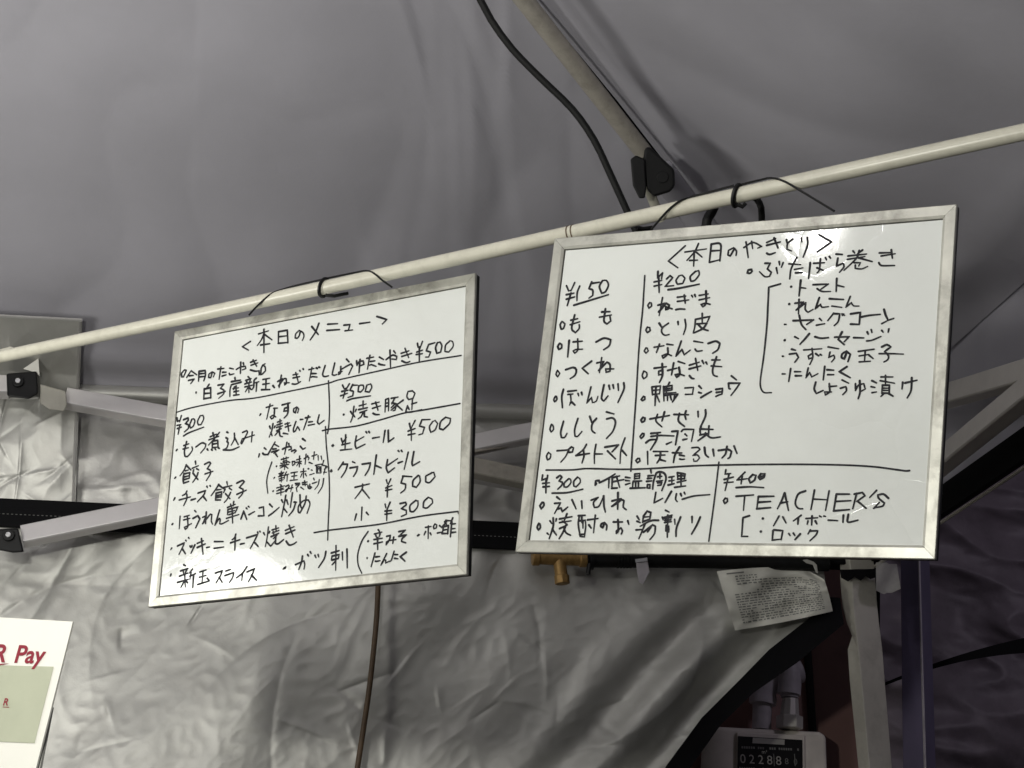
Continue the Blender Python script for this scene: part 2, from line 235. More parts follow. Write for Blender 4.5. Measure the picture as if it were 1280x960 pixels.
('L','s',[('G','340,678 330,688;334,680 338,688;430,595 450,605;385,640 490,610;410,665 470,640;385,680 480,655;385,715 480,690;440,610 440,735;505,620 540,600 550,620 510,690 495,680 520,655 600,635;590,600 570,690;630,580 690,575 640,605;640,600 690,590 645,640 655,690;725,570 790,560;730,595 790,590;755,545 765,610;705,630 745,660;800,610 805,640 830,650 850,630 820,615;825,590 825,655;875,510 885,535;860,580 920,560;950,530 935,600 890,660')]),
('L','t',[('D','168,296 168,308;161,302 175,302;235,245 245,280 275,235;270,215 265,325;240,295 305,280;228,338 318,328;355,225 345,290 355,325 425,290;345,270 415,230;432,190 440,202;455,188 462,200;485,242 540,232;585,180 570,275;610,180 612,272 655,240;780,125 788,165;825,100 790,170;770,185 825,165;770,215 825,205;795,170 795,260;880,95 860,145 900,155 885,205 855,215;880,95 945,92;965,110 940,150 950,195 985,175 1005,125 985,100 965,110;1070,75 1030,110 1020,165 1050,175 1100,125 1108,85 1070,75')]),
('L','t',[('D','155,498 155,511;148,505 162,505;250,435 210,495;245,450 285,450 270,500 235,555;325,430 345,440;305,480 365,470 355,510 332,548;402,450 468,440 455,490 425,540;515,378 495,530;508,460 555,480;605,415 595,480 610,518 660,480;605,460 685,405;690,342 698,350;715,340 722,350;690,440 725,428;770,355 738,490;815,350 800,440 805,462 862,430')]),
('L','t',[('D','345,635 460,607;405,610 400,650 345,725;402,650 460,722;595,575 603,605;630,568 605,625;590,640 640,620;590,660 640,650;605,625 602,712;730,545 712,600 750,610 745,650 710,680;725,545 800,550;850,540 810,580 805,625 835,635 865,590 860,545 850,540;960,518 910,545 910,590 940,597 985,550 975,515 960,518')]),
('L','t',[('D','400,795 395,898;355,850 342,898;435,835 452,855;585,770 592,800;625,755 600,815;585,825 638,820;585,850 638,842;600,815 598,900;705,765 750,755 755,775 715,805 755,820 755,850 715,868;830,740 785,780 785,825 810,830 845,790 848,745 825,740;930,715 895,750 890,795 920,800 965,760 960,730 930,715')]),
('R','t',[('h','260,195 110,330 195,390;258,250 448,222;340,245 335,375;378,175 345,245 275,325;350,245 410,295;300,325 370,322;492,180 475,340;492,180 560,172 578,195 568,330;490,240 575,235;475,342 568,318;695,225 660,285 640,275 645,235 690,212 715,240 712,280;782,210 860,165 940,200 905,215;800,160 820,300;850,155 860,220;985,165 1065,130;985,190 1105,160;1050,125 1085,215;985,260 1010,272 1060,255;1160,140 1165,170;1215,135 1170,175 1165,225 1205,240'),
 ('i','225,125 230,160;280,120 280,190 242,295;380,95 495,160 365,250')]),
('R','t',[('h','850,405 820,410 812,435 835,440 855,420 845,405;970,350 1015,350 990,400;990,400 1025,430 1010,465 970,470 920,425;1070,390 1080,440;1095,335 1100,365;1130,345 1115,385'),
 ('i','115,355 220,362;185,298 135,400 122,490;165,405 240,390;175,435 235,432;305,345 290,485;335,350 430,345;395,310 385,410 365,435;365,390 420,412;440,300 450,320;475,290 485,305;535,268 590,272;550,305 538,375 595,350 605,380 565,430;685,240 700,260;770,232 725,265;640,285 805,268;635,315 790,290;740,235 715,305 605,412;730,300 855,335;695,345 750,345 735,375;705,365 705,395 760,400 815,378;920,258 1020,255;935,285 1060,265;1025,230 1035,305;915,345 935,370 1055,370')]),
('R','t',[('K','190,80 112,102 106,230 100,350 80,550 55,740 75,800 130,805')]),
('R','t',[('i','135,558;220,500 205,640;215,565 265,572;330,540 465,535 400,580;365,575 410,600 485,600;540,485 535,600;540,545 605,560')]),
('R','t',[('i','118,712;205,670 200,800;170,705 245,695 180,765;180,765 265,700 260,760 285,785 330,760;385,655 350,755 395,715 410,740 465,735;475,665 600,672;498,730 585,742;660,645 622,740 670,700 690,728 738,730')]),
('R','t',[('K','218,350 228,350;275,325 410,320 365,350;315,290 330,350 360,385;450,310 465,325;430,355 485,345;545,275 505,325;545,278 585,280 575,330 548,358;600,280 618,290;604,288 612,280;658,280 722,270 715,350;658,348 715,350;730,300 780,290 855,283;880,250 892,290 908,322 945,310;865,345 908,322')]),
('R','t',[('K','218,455;285,432 310,445;382,412 350,450 320,482;420,432 460,442 510,438;552,435 648,432 615,465;600,400 575,450 615,485;678,438 745,440;768,400 775,415;795,385 800,405;765,460 800,455 860,430;865,390 875,402;912,380 908,402')]),
('R','t',[('K','204,562 211,562;265,515 290,522;250,548 295,542 310,570 285,602;345,520 465,512;400,510 405,570 385,618;400,545 375,560 380,580 400,572;425,545 445,560;455,550 465,555;508,500 578,512;520,535 512,570 545,555 550,575 530,600;630,540 615,580 598,572 600,548 630,528 655,550 640,598;710,530 815,515;755,525 750,595;715,560 780,550;715,600 790,595;780,555 808,578;865,500 900,485 925,500 885,530 910,560 905,585 880,600;848,545 930,545 1010,548')]),
('R','t',[('K','202,680 222,680;258,645 245,730;285,665 325,665;290,692 330,692;375,640 360,705 385,670 398,700 440,678;485,630 475,720;500,652 545,655;505,685 545,685;632,632 582,665 655,705')]),
('R','t',[('K','425,735 415,780 430,810 475,790;515,745 520,800 490,820 485,800 530,800;515,765 565,760;600,720 645,742;590,775 625,765 630,790 605,818;690,745 690,790 710,755 745,745 755,780 720,800;718,725 720,800 708,845;800,725 830,740;795,765 820,770;800,805 830,800;860,700 940,700;855,725 950,742;890,690 890,745;870,755 865,810;870,755 915,755 915,810;875,775 912,775;875,790 912,790;870,808 915,808;880,810 860,830;910,810 940,828;1005,735 1000,780;1020,740 1100,722;1065,705 1060,790 1035,840')]),
('R','rule',[('P','806,344.6 803.5,385 800,420 797.5,455 795.5,490 792,540 788.6,589')]),
('R','rule',[('P','682.7,587.6 715,587.4 733.3,585.8 780,586.7 815.8,585.6 861.6,582.6 900,581.4 955,580.6 1012,580.6 1060,581.6 1095,583.8 1132,588.7 1137,588.3')]),
('R','rule',[('P','898.7,577.7 895.5,605 892.2,631 889,655 886,676.6')]),
('R','t',[('I','150,145 165,180 180,175;205,125 180,180;150,205 200,195;150,235 205,220;180,195 155,278;238,148 222,190 220,245;318,120 300,165 325,175 325,210 300,228;318,130 370,122;390,112 370,150 385,195 410,185 430,140 415,110 390,112;200,275 300,245 430,205')]),
('R','t',[('I','120,385 108,405 115,435 130,430 140,400 125,385;205,340 185,430 210,458 235,430 235,405;180,375 225,365;175,405 240,385;410,300 400,380 420,400 445,380 440,350;385,320 440,318;370,355 450,340')]),
('R','t',[('I','105,530 92,550 100,570 118,560 118,538 105,530;168,510 158,620;195,520 255,515;225,500 225,575 205,595 195,580 215,570 258,568;348,520 400,495 445,505 435,545 398,572')]),
('R','t',[('I','90,710 80,735 92,752 105,730 92,710;145,705 195,690 215,705 208,740 175,765;318,648 255,695 295,732;385,625 370,725;352,660 400,650 365,710;365,710 420,655 440,670 440,715 415,722 412,700 465,700')]),
('R','t',[('j','195,205 178,235 188,258 210,235 205,205 195,205;275,135 258,210 265,318;320,155 405,145;320,185 370,180;345,185 350,250 335,292;345,270 360,262 390,292;420,175 428,200;455,165 462,190;550,110 510,270 555,215 565,265 600,255 620,205;680,90 655,225 680,250 720,200;730,95 738,135;770,90 778,125;820,80 825,145;878,70 880,130 820,265')]),
('R','t',[('j','155,485 140,530 152,560 175,535 170,495 155,485;275,455 248,560 255,615 285,615 310,575;420,425 388,530 390,600 415,605 460,555;538,405 560,470;605,425 562,480 560,545 590,570;705,360 780,380;708,430 765,420 795,460 770,550 705,625')]),
('R','t',[('j','125,765 105,800 115,840 140,825 148,785 125,765;210,748 325,740 300,800 248,862;355,710 325,735 330,765 365,760 375,720 355,708;505,685 470,740 400,795;400,795 535,775;475,740 480,800 460,870;600,685 585,780 585,875;590,780 665,780;690,712 825,690 760,760;715,750 795,830;890,620 850,740 840,875;862,745 905,795')]),
('R','t',[('I','760,50 758,92 790,60;790,60 784,100;735,120 785,110;735,148 785,138;765,95 768,190;818,100 840,78 858,92 808,150 865,145;900,80 880,110 890,135 925,130 940,95 920,75 900,80;1010,50 975,85 980,115 1005,110 1035,70 1030,45 1010,50;828,172 900,162 1035,135')]),
('R','t',[('I','705,258 692,275 700,295 718,280 715,260 705,258;790,225 768,345;760,275 805,262 765,320;765,320 815,262 835,275 830,300 812,305 812,285 855,300;890,222 945,215;890,250 965,240;935,208 942,262;880,305 905,300 940,302;985,210 992,222;1005,205 1010,218;1035,210 1095,200;1035,240 1105,225;1080,180 1080,265 1060,285 1048,270 1075,262 1108,270')]),
('R','t',[('I','690,422 680,440 690,458 708,445 705,425 690,422;768,395 790,430;830,395 790,425 785,455 805,475 835,470;893,385 895,405;940,370 945,420 930,470;1010,370 1005,420 995,460;1010,370 1105,350 1090,385;1055,330 1055,400;1020,400 1085,395;1085,395 1060,430 1000,460;1030,405 1055,430 1095,445')]),
('R','t',[('I','680,560 668,580 680,595 695,580 688,560;735,555 800,545;770,535 750,590;820,535 860,540;825,560 825,600 795,628 788,612 820,600 850,612;915,515 880,615 920,570 935,605 975,575;1000,515 1060,525;1008,568 1020,582 1055,578;1095,530 1145,515 1172,530 1160,570 1125,595')]),
('R','t',[('I','665,715 655,745 665,765 685,750 685,725 668,715;735,695 815,685;788,665 790,740 770,790;785,710 765,715 765,740 788,735;825,710 885,695;865,660 850,740;895,650 940,665;900,690 905,735 885,755 875,738 905,735 935,745;970,675 1035,655;968,700 1045,680;1010,630 1025,710;970,745 985,762 1000,765;1055,645 1065,665;1080,655 1088,668;1120,640 1175,640;1115,680 1185,685;1150,620 1125,700 1130,740 1155,750')]),
('R','t',[('k','115,205 92,235 105,248 128,235 130,210 115,205;200,110 205,190;200,110 285,100 275,180;205,145 280,138;205,185 275,178;240,105 230,295;245,190 275,260;375,65 360,95;315,105 320,250;315,110 400,95 400,140;325,130 400,120;325,150 400,140;320,175 440,165;320,195 460,180;455,185 405,260;355,205 355,245;385,205 395,240;425,200 420,225;345,110 345,165;530,120 615,115 605,180;535,185 608,182;670,100 695,125;668,165 695,172;690,215 740,185 795,155;840,135 905,125 900,180;845,165 900,158;840,205 870,190 900,182;995,0 1045,40;965,75 970,125 985,130;965,72 1080,72 1040,130 990,195')]),
('R','t',[('k','110,415 90,440 100,462 125,450 130,420 110,415;180,430 375,395;325,360 300,450;255,385 240,450 300,510;420,385 565,388;540,350 530,390 540,435;475,375 465,450 525,505;660,355 662,410;735,340 735,400 690,500')]),
('R','t',[('k','105,575 80,605 92,625 118,600 120,575 105,575;190,575 285,565;190,605 280,595 420,600;255,570 245,640 185,740;140,668 180,640 245,635;400,555 460,550 435,690;345,682 395,660;495,555 515,535 618,535 595,655;530,580 550,600;510,638 550,630;690,500 680,550 685,580;680,530 810,535;770,500 765,600;680,590 760,575;740,590 660,648;735,570 790,618 885,610')]),
('R','t',[('k','60,825 38,845 55,868 80,850 75,825 60,825;155,755 158,885;215,755 360,755;235,795 330,790;285,760 280,820 250,870;275,835 335,852;405,768 500,770;475,710 430,790 415,865;475,790 525,800;478,830 500,835 525,832;600,718 660,715 680,735 610,795 655,790 675,820 650,850 620,852 615,830;725,715 735,785 765,812;810,735 820,800;865,745 960,735 995,755 980,810 960,825;950,705 935,780 900,820;1020,700 1050,775')]),
('R','t',[('m','160,120 152,178 215,150;215,125 205,190;160,212 235,205;165,250 235,245;198,180 195,315;315,150 350,125 370,145 340,185 375,200 370,230 325,275;440,165 395,210 395,250 430,250 470,200 460,165 440,160;540,145 500,190 500,240 525,250 570,200 565,160 540,145;265,318 430,312 600,275')]),
('R','t',[('m','745,215 735,230 740,185 775,180 780,205 870,160 950,110;885,160 880,260;920,150 915,265;920,150 1000,130;925,195 1047,170;915,265 975,262;965,135 1000,255'),
 ('n','105,145 155,152;105,180 150,185;105,225 155,210;205,110 260,105 255,160;205,110 200,165;205,135 255,130;205,160 258,155;190,190 280,185;185,200 182,255;215,190 215,255;245,190 245,260;155,265 320,260;380,70 385,100;350,130 410,125;345,158 390,155;335,190 390,185;345,225 340,260 370,265 370,225 345,225;440,100 410,190 400,275;440,100 475,85 530,105 545,170 500,290;455,140 500,135;480,110 480,160;445,190 510,180;455,205 500,200 490,230 455,235;580,145 635,135;610,140 610,215;580,185 635,178;570,230 635,215;670,95 675,170;670,95 755,110 745,165;675,130 750,130;675,165 750,160;710,105 710,245;670,200 765,180;640,255 760,240')]),
('R','t',[('n','435,310 415,425 510,375;605,300 535,420;660,325 650,385 670,412;705,325 715,350;745,310 755,330;725,385 850,350 1025,335')]),
('R','t',[('m','155,420 130,455 145,490 175,450 170,420 155,420;315,360 350,388;290,430 355,425 290,540;330,490 360,480 375,520 435,470;480,390 525,490;585,405 590,485;690,395 765,365 715,420 725,475 775,460 825,350;825,350 830,460 845,525'),
 ('M','600,245 598,355;560,300 620,285 560,335;560,335 600,310 625,292 640,300 635,340 655,358')]),
('R','t',[('m','118,650 100,690 115,720 135,695 130,655 118,650;240,620 260,650;275,590 275,680 232,815;265,710 310,775;310,600 305,625;210,755 225,770;345,600 480,575;425,545 395,620;345,640 470,620;345,705 430,665;415,665 385,740 340,815;390,690 415,750 465,778;375,625 430,660;550,565 625,560;560,570 550,660 570,790 615,795 630,680 625,610;585,565 590,640;565,620 625,615;600,620 600,700;565,770 620,765;650,610 765,595;735,560 715,750;665,665 690,700;835,650 815,695 795,680 800,655 835,640 860,670 855,720'),
 ('M','570,440 630,440;600,425 602,500 590,515 590,500 620,480 630,500 622,520;665,432 672,455'),
 ('n','230,570 255,610;230,625 265,640;220,720 285,715;300,570 340,515 380,530 370,600;300,570 290,640;305,580 370,575;295,630 370,600;465,615 380,620 265,680;320,650 250,815;300,745 400,665 430,680 420,760 370,825;345,740 385,690;540,505 580,525;505,580 515,610;510,590 610,560 600,590;530,590 605,585;535,615 600,610;530,640 605,630;565,560 565,660;550,670 545,730 575,740 575,680 550,670;560,680 560,800;640,605 645,660;705,580 660,700 655,790;830,575 830,640;920,580 880,670 825,765')]),
('R','t',[('N','135,85 130,112 165,108;125,145 180,130;125,165 180,160;155,110 130,212;252,100 203,148 265,140;235,125 228,172;300,115 275,140 285,165 310,150 320,120 300,115;350,110 335,130 345,145 370,130 375,110 350,110;345,130 370,120;198,195 280,190 368,195')]),
('R','t',[('N','132,260 120,275 128,293 145,280 143,262 132,260;198,248 305,240;250,250 243,335;335,250 325,325;335,250 430,248;335,285 410,280;325,325 410,318;495,228 480,270 452,325;497,228 520,335;470,290 515,282;625,215 580,235 562,290 580,322 608,325;680,210 658,330;770,215 748,335;670,265 762,270;815,235 798,335;820,235 895,235;812,280 905,275;798,338 895,330;940,230 915,325;925,235 975,225 990,245 940,280;945,278 998,322;1062,212 1020,255;1135,260 1105,235 1070,240 1075,260 1110,290 1100,308 1045,320;1045,322 1080,285')]),
('R','t',[('N','280,368 240,380 232,495 270,495;362,385;462,370 428,430;485,375 505,412;598,365 550,400;580,385 578,420;628,385 700,380;665,370 662,425;640,400 635,420;685,400 695,418;712,370 722,375;738,370 748,372;765,395 822,398;858,365 855,408;888,360 882,400 892,408 948,395')]),
('R','t',[('N','350,465;425,460 420,518;430,455 485,460 475,515;420,518 475,512;522,478 530,490;550,475 560,490;592,480 560,515;655,455 640,480;650,462 700,460 690,485 652,522')]),
]
# ---------------------------------------------------------------- setting
g = MB(); g.add([(-60, -60, 0), (60, -60, 0), (60, 60, 0), (-60, 60, 0)], [(0, 1, 2, 3)]); struct('ground', g, M['asphalt'])
# maroon sheet wall of the neighbouring building behind the tent
mb = MB()
for s0, s1 in ((-.155, .42), (.425, 1.3), (1.305, 2.3), (2.305, 3.3)):
    lo = [from_sz(s0, -1.2, -.62), from_sz(s1, -1.2, -.62), from_sz(s1, -1.2, -.56), from_sz(s0, -1.2, -.56)]
    mb.hexa(lo, [p+np.array([0, 0, 2.35]) for p in lo])
t_wall = thing('building_wall', from_sz(.5, -1.2, -.6), 'dark maroon sheet wall behind the pulled back silver curtain', 'wall')
obj('wall_sheet', mb, M['redwall'], t_wall); mb = MB()
lo = [from_sz(-2.4, -1.2, -1.5), from_sz(-.2, -1.2, -1.5), from_sz(-.2, -1.2, -1.44), from_sz(-2.4, -1.2, -1.44)]; mb.hexa(lo, [p+np.array([0, 0, 3.2]) for p in lo]); obj('black_gap_backing', mb, M['rubber'], t_wall)  # black panel added so the gap between the dark sheets looks shaded
mb = MB(); s_, z_ = wall_sz(wall(1011, 850, -.55)); mb.tube([from_sz(s_, -1.2, -.545), from_sz(s_, 1.1, -.545)], .012, 8); obj('seam_trim', mb, M['rubber'], t_wall, smooth=True)
# ---------------------------------------------------------------- canopy tent
HE, HB = 1.38, 1.035
SPAN = 3.4; APEX = CORNER+ALONG*1.7+INN*1.7+np.array([0, 0, HE+.84])
tent = thing('canopy_tent', CORNER+ALONG*1.5+INN*1.5+np.array([0, 0, -1.2]), 'grey white canopy tent over the stall, its underside, folding bars and leg showing', 'tent')
cn = [CORNER, CORNER+ALONG*SPAN, CORNER+ALONG*SPAN+INN*SPAN, CORNER+INN*SPAN]
cn = [c+np.array([0, 0, HE]) for c in cn]
def roof_face(A, B, nu, nv, seed):
    n = np.cross(B-A, APEX-A); n /= np.linalg.norm(n)
    if n[2] < 0: n = -n
    def fn(a, b):
        b = b**.85; p = (A*(1-a)+B*a)*(1-b)+APEX*b
        edge = min(a, 1-a)*(1-b); e2 = min(1, edge*6)*min(1, b*8)
        x = a*(1-b)*3; y = b*2
        d = -.045*math.sin(math.pi*min(1, b*1.05))*min(1, edge*3)
        d += e2*(.022*nz(x*1.0+y*.6, y*1.6, 1.6, seed)+.010*ridge(x+y*.9, y*.35-x*.1, 4.0, seed+3))
        if b < .09: d += .008*math.sin(b/.09*math.pi*2)
        return p+n*d
    return grid(fn, nu, nv)
obj('roof_panel', crease(roof_face(cn[0], cn[1], 220, 130, 1.), 5, 40, (.15, 1.3), (HE+.05, HE+.6), (.2, .55), (.005, .013), (.02, .06), ang=(1.05, .22)), M['roof'], tent, smooth=True, angle=80)
obj('roof_panel', roof_face(cn[3], cn[0], 110, 70, 5.), M['roof'], tent, smooth=True, angle=80)
obj('roof_panel', roof_face(cn[1], cn[2], 30, 20, 9.), M['roof'], tent, smooth=True, angle=80)
obj('roof_panel', roof_face(cn[2], cn[3], 30, 20, 12.), M['roof'], tent, smooth=True, angle=80)
def back_val(a, b):
    s = -.0+a*SPAN; z = HE-.005-b*(HE-HB-.03)
    off = .018*nz(s, z, 3.2, 2)+.012*ridge(s*.8+z*.5, z*1.3, 5, 4)+.006*ridge(s, z, 13, 6)
    off *= min(1, b*5+.25)*min(1, (1-b)*4+.2)
    return from_sz(s, z, off-.02)
obj('valance', crease(grid(back_val, 420, 60), 8, 110, (0, 3), (HB, HE), (.04, .16), (.002, .005), (.008, .02)), M['valance'], tent, smooth=True, angle=80)
def side_val(a, b):
    t = a*SPAN; z = HE-.005-b*(HE-HB-.03)
    off = .02*nz(t, z, 3.2, 12)+.012*ridge(t*.8+z, z, 5, 14)
    return CORNER+INN*t+np.array([0, 0, z+.03*(1-b)**3])+ALONG*((off*min(1, (1-b)*4+.2)-.02)*min(1, b*6)-.001)
obj('valance', grid(side_val, 130, 20), M['roof'], tent, smooth=True, angle=80)
# rolled seam along the back eave
mb = MB(); mb.tube([from_sz(s, HE-.004+.006*math.sin(s*2.1), .012+.004*math.sin(s*5)) for s in np.linspace(.02, 2.98, 60)], .021, 12); obj('eave_seam', mb, M['silver'], tent, smooth=True, angle=80)
# side hem: black webbing and a pale rail under it
mb = MB()
mb.hexa([CORNER+INN*t+ALONG*o+np.array([0, 0, HB-.012]) for t, o in ((.03, -.012), (3, -.012), (3, .006), (.03, .006))],
        [CORNER+INN*t+ALONG*o+np.array([0, 0, HB+.052]) for t, o in ((.03, -.012), (3, -.012), (3, .006), (.03, .006))])
obj('hem_band', mb, M['strap'], tent)
mb = MB(); mb.tube([CORNER+INN*.03+ALONG*-.004+np.array([0, 0, HB-.024]), CORNER+INN*3+ALONG*-.004+np.array([0, 0, HB-.024])], .004, 6); obj('hem_cord', mb, M['rafter'], tent, smooth=True)
# scissor bars of the back and of the right side
def bar(a, b, r, name='truss_bar', m='tube', par=None):
    mb = MB(); mb.tube([a, b], r, square=SQ); return obj(name, mb, M[m], par if par is not None else tent, bevel=.0012)
O1, O2 = .15, .115
bar(wall(28, 671, O1), wall(700, 534, O1), .0225)
bar(wall(82, 498, O2), wall(700, 610, O2), .0225)
bar(wall(560, 578, O1+.01), wall(720, 612, O2), .022, m='rafter')
bar(wall(560, 568, O1+.03), wall(700, 545, O2), .008, m='rafter')
bar(side(1100, 520, .06), side(1300, 461, .06), .024, m='strut')
bar(side(1100, 640, .09), side(1300, 477, .09), .024, m='strut')
def joint(pts, off, bolt, rb):
    mb = MB(); mb.hexa([wall(u, v, off-.03) for u, v in pts], [wall(u, v, off+.028) for u, v in pts])
    j = obj('truss_joint', mb, M['black'], tent, bevel=.004)
    p = wall(bolt[0], bolt[1], off+.027); mb = MB(); mb.disc(p, INN, rb*1.55, .010, 18); obj('bolt_collar', mb, M['black'], j, bevel=.0015)
    mb = MB(); mb.disc(p+INN*.010, INN, rb*.8, .004, 6); obj('bolt', mb, M['steel'], j, bevel=.001)
joint([(8, 467), (46, 464), (48, 492), (36, 499), (9, 495)], O2+.02, (23, 478), .0085)
joint([(-22, 662), (23, 660), (28, 682), (30, 690), (16, 691), (-22, 684)], O1+.01, (11, 670), .0085)
bar(wall(-60, 482, O2+.02), wall(12, 484, O2+.02), .024)
# grey clamp sleeve where the upper bar starts
mb = MB(); c0 = [(50, 480), (82, 489), (84, 506), (80, 514), (62, 512), (50, 504)]
mb.hexa([wall(u, v, O2-.02) for u, v in c0], [wall(u, v, O2+.035) for u, v in c0]); obj('bar_sleeve', mb, M['legwhite'], tent, bevel=.003)
# corner leg in its pale sleeve
def legpt(u, v, off): return hit(u, v, CORNER+INN*off, INN)
rows = [(500, 1044, 1058, 1084), (700, 1050, 1062, 1092), (722, 1050, 1065, 1094), (760, 1053, 1067, 1097), (780, 1059, 1069, 1099), (795, 1065, 1071, 1101), (812, 1059.5, 1073, 1103), (850, 1062, 1077, 1106), (900, 1067, 1081.5, 1110), (960, 1073, 1087, 1115), (1100, 1086, 1100, 1128), (1500, 1120, 1134, 1160), (1900, 1150, 1164, 1190)]
mb = MB(); ring = []
for v, a, b, c in rows: ring.append([legpt(a, v, .02), legpt(b, v, .055), legpt(c, v, .04), legpt(c-5, v, -.01), legpt(a+6, v, -.02)])
vs = [p for r in ring for p in r]; fs = []
for i in range(len(ring)-1):
    for k in range(5): fs.append((i*5+k, i*5+(k+1) % 5, i*5+5+(k+1) % 5, i*5+5+k))
fs += [(4, 3, 2, 1, 0), tuple(len(vs)-5+k for k in range(5))]
mb.add(vs, fs); obj('leg', mb, M['legwhite'], tent, bevel=.0015)
mb = MB(); rag = [(1050, 712), (1095, 711), (1094.5, 722), (1088, 724), (1082, 720), (1076, 726), (1068, 721), (1060, 727), (1051, 722)]
mb.hexa([legpt(u, v, .060) for u, v in rag], [legpt(u, v, .064) for u, v in rag]); obj('tape_wrap', mb, M['strap'], tent)
# hip rafter under the seam with its black bracket
def rod(name, pts, r, m, par=None, n=12, **k):
    mb = MB(); mb.tube([cpt(*p) for p in pts], r, n, **k); return obj(name, mb, M[m], par, smooth=True)
rod('rafter', [(596, -80, 3.1), (652, -4, 3.22), (811, 199, 3.52)], .0185, 'rafter', tent)
rod('rafter', [(826, 214, 3.60), (905, 318, 3.75)], .030, 'roof', tent)
rod('rafter_stay', [(803, 226, 3.48), (812, 240, 3.5), (826, 275, 3.54)], .0105, 'pole', tent)
rod('seam_cord', [(640, -30, 3.34), (668, 4, 3.38), (770, 128, 3.54), (874, 262, 3.72)], .0042, 'strap', tent, n=6)
mb = MB()
def plate(pts, d0, d1): mb.hexa([cpt(u, v, d1) for u, v in pts], [cpt(u, v, d0) for u, v in pts])
plate([(806, 185), (812, 183), (843, 212), (844, 232), (838, 240), (818, 246), (809, 238), (803, 205)], 3.44, 3.56)
br = obj('rafter_bracket', mb, M['black'], tent, bevel=.005)
mb = MB(); plate([(788, 199), (795, 194), (806, 199), (808, 236), (806, 248), (799, 248), (791, 232)], 3.43, 3.45); plate([(800, 199), (812, 194), (816, 212), (806, 238), (802, 236)], 3.45, 3.47)
obj('bracket_cheek', mb, M['black'], br, bevel=.003)
mb = MB(); mb.disc(cpt(828, 222, 3.445), -FWD, .012, .008, 12); obj('bolt', mb, M['black'], br, bevel=.001)
# ---------------------------------------------------------------- silver curtain on the back wall
EDGE = [(1026, 700), (1034, 760), (972, 817), (935, 855), (888, 902), (845, 960), (790, 1050), (700, 1180), (600, 1330)]
ez = [wall_sz(wall(u, v)) for u, v in EDGE]
def edge_s(z):
    if z >= ez[0][1]: return ez[0][0]
    for (s0, z0), (s1, z1) in zip(ez, ez[1:]):
        if z >= z1: return s0+(s1-s0)*(z0-z)/(z0-z1)
    return ez[-1][0]
p1, p2 = np.array(ez[2]), np.array(ez[5]); ed = (p2-p1)/np.linalg.norm(p2-p1); en = np.array([-ed[1], ed[0]])
if en[0] < 0: en = -en
ZT, ZBOT = HB+.01, ez[-1][1]
def drape(s, z):
    q = np.array([s, z])-p1; e = float(np.dot(q, en)); t = float(np.dot(q, ed))
    k = 1/(1+math.exp((e-.42)*9))
    e2 = e+.03*nz(t, e, 2.2, 8)
    k = 1/(1+math.exp((e-.24)*22))
    d = k*(.026*math.cos(e2/.150*2*math.pi+1.0)*(1-.5*abs(nz(t, e, 3, 2))))*min(1, max(0, (HB-z)*6))
    d += .062*nz(s*.9+z*.8, (z-s*.8)*.55, 1.9, 3)+.009*nz(s*1.1+z*.8, (z-s*.6)*.5, 5.0, 13)+.010*ridge(s*.75+z*.65, (z-s*.7)*.45, 3.4, 5)*(.5+.5*nz(s, z, 1.5, 9))
    d += .0018*nz(s*1.1, z*.8+s*.4, 8, 6)+.0030*ridge(s*1.1+z*.5, z*.8-s*.2, 6, 16)**3*.5+.0009*ridge(s+z*.4, z, 26, 7)
    d *= min(1, max(.06, (ZT-z)*7)); gather = max(0, 1-(ZT-z)/.16)
    d += .006*gather*math.sin(s*46+3*nz(s, 0, 3, 1))
    return d
def curt(a, b):
    z = ZT+(ZBOT-ZT)*b; s0 = edge_s(z); s = s0+(3.05-s0)*a**.9
    return from_sz(s, z, drape(s, z)+.012)
curtain = thing('silver_curtain', from_sz(1.7, ZBOT), 'crumpled silver tarpaulin side curtain hung across the back, pulled aside at its lower right', 'curtain')
obj('curtain_sheet', crease(crease(grid(curt, 620, 360), 21, 105, (.1, 2.6), (.1, HB), (.03, .11), (.0015, .0045), (.006, .015)), 22, 13, (.1, 2.5), (.2, HB), (.2, .45), (.003, .007), (.02, .05), ang=(-.9, .3)), M['silver'], curtain, smooth=True, angle=85)
hem_o = [(1048, 745), (1053, 778), (995, 826), (940, 864), (899, 904), (858, 962), (803, 1052), (713, 1182), (613, 1332)]
hem_i = [(1040, 752)]+EDGE[1:]
hem_i[1] = (1034, 768)
mb = MB(); n = len(hem_o); vs = [wall(u-9, v-6, .055+.008*math.sin(i)) for i, (u, v) in enumerate(hem_i)]+[wall(u+2, v+2, .045+.008*math.sin(i)) for i, (u, v) in enumerate(hem_o)]
vs += [p-INN*.012 for p in vs]
fs = [(i, i+1, n+i+1, n+i) for i in range(n-1)]+[(2*n+i, 3*n+i, 3*n+i+1, 2*n+i+1) for i in range(n-1)]+[(i, 2*n+i, 2*n+i+1, i+1) for i in range(n-1)]+[(n+i, n+i+1, 3*n+i+1, 3*n+i) for i in range(n-1)]
mb.add(vs, fs); obj('curtain_hem', mb, M['strap'], curtain)
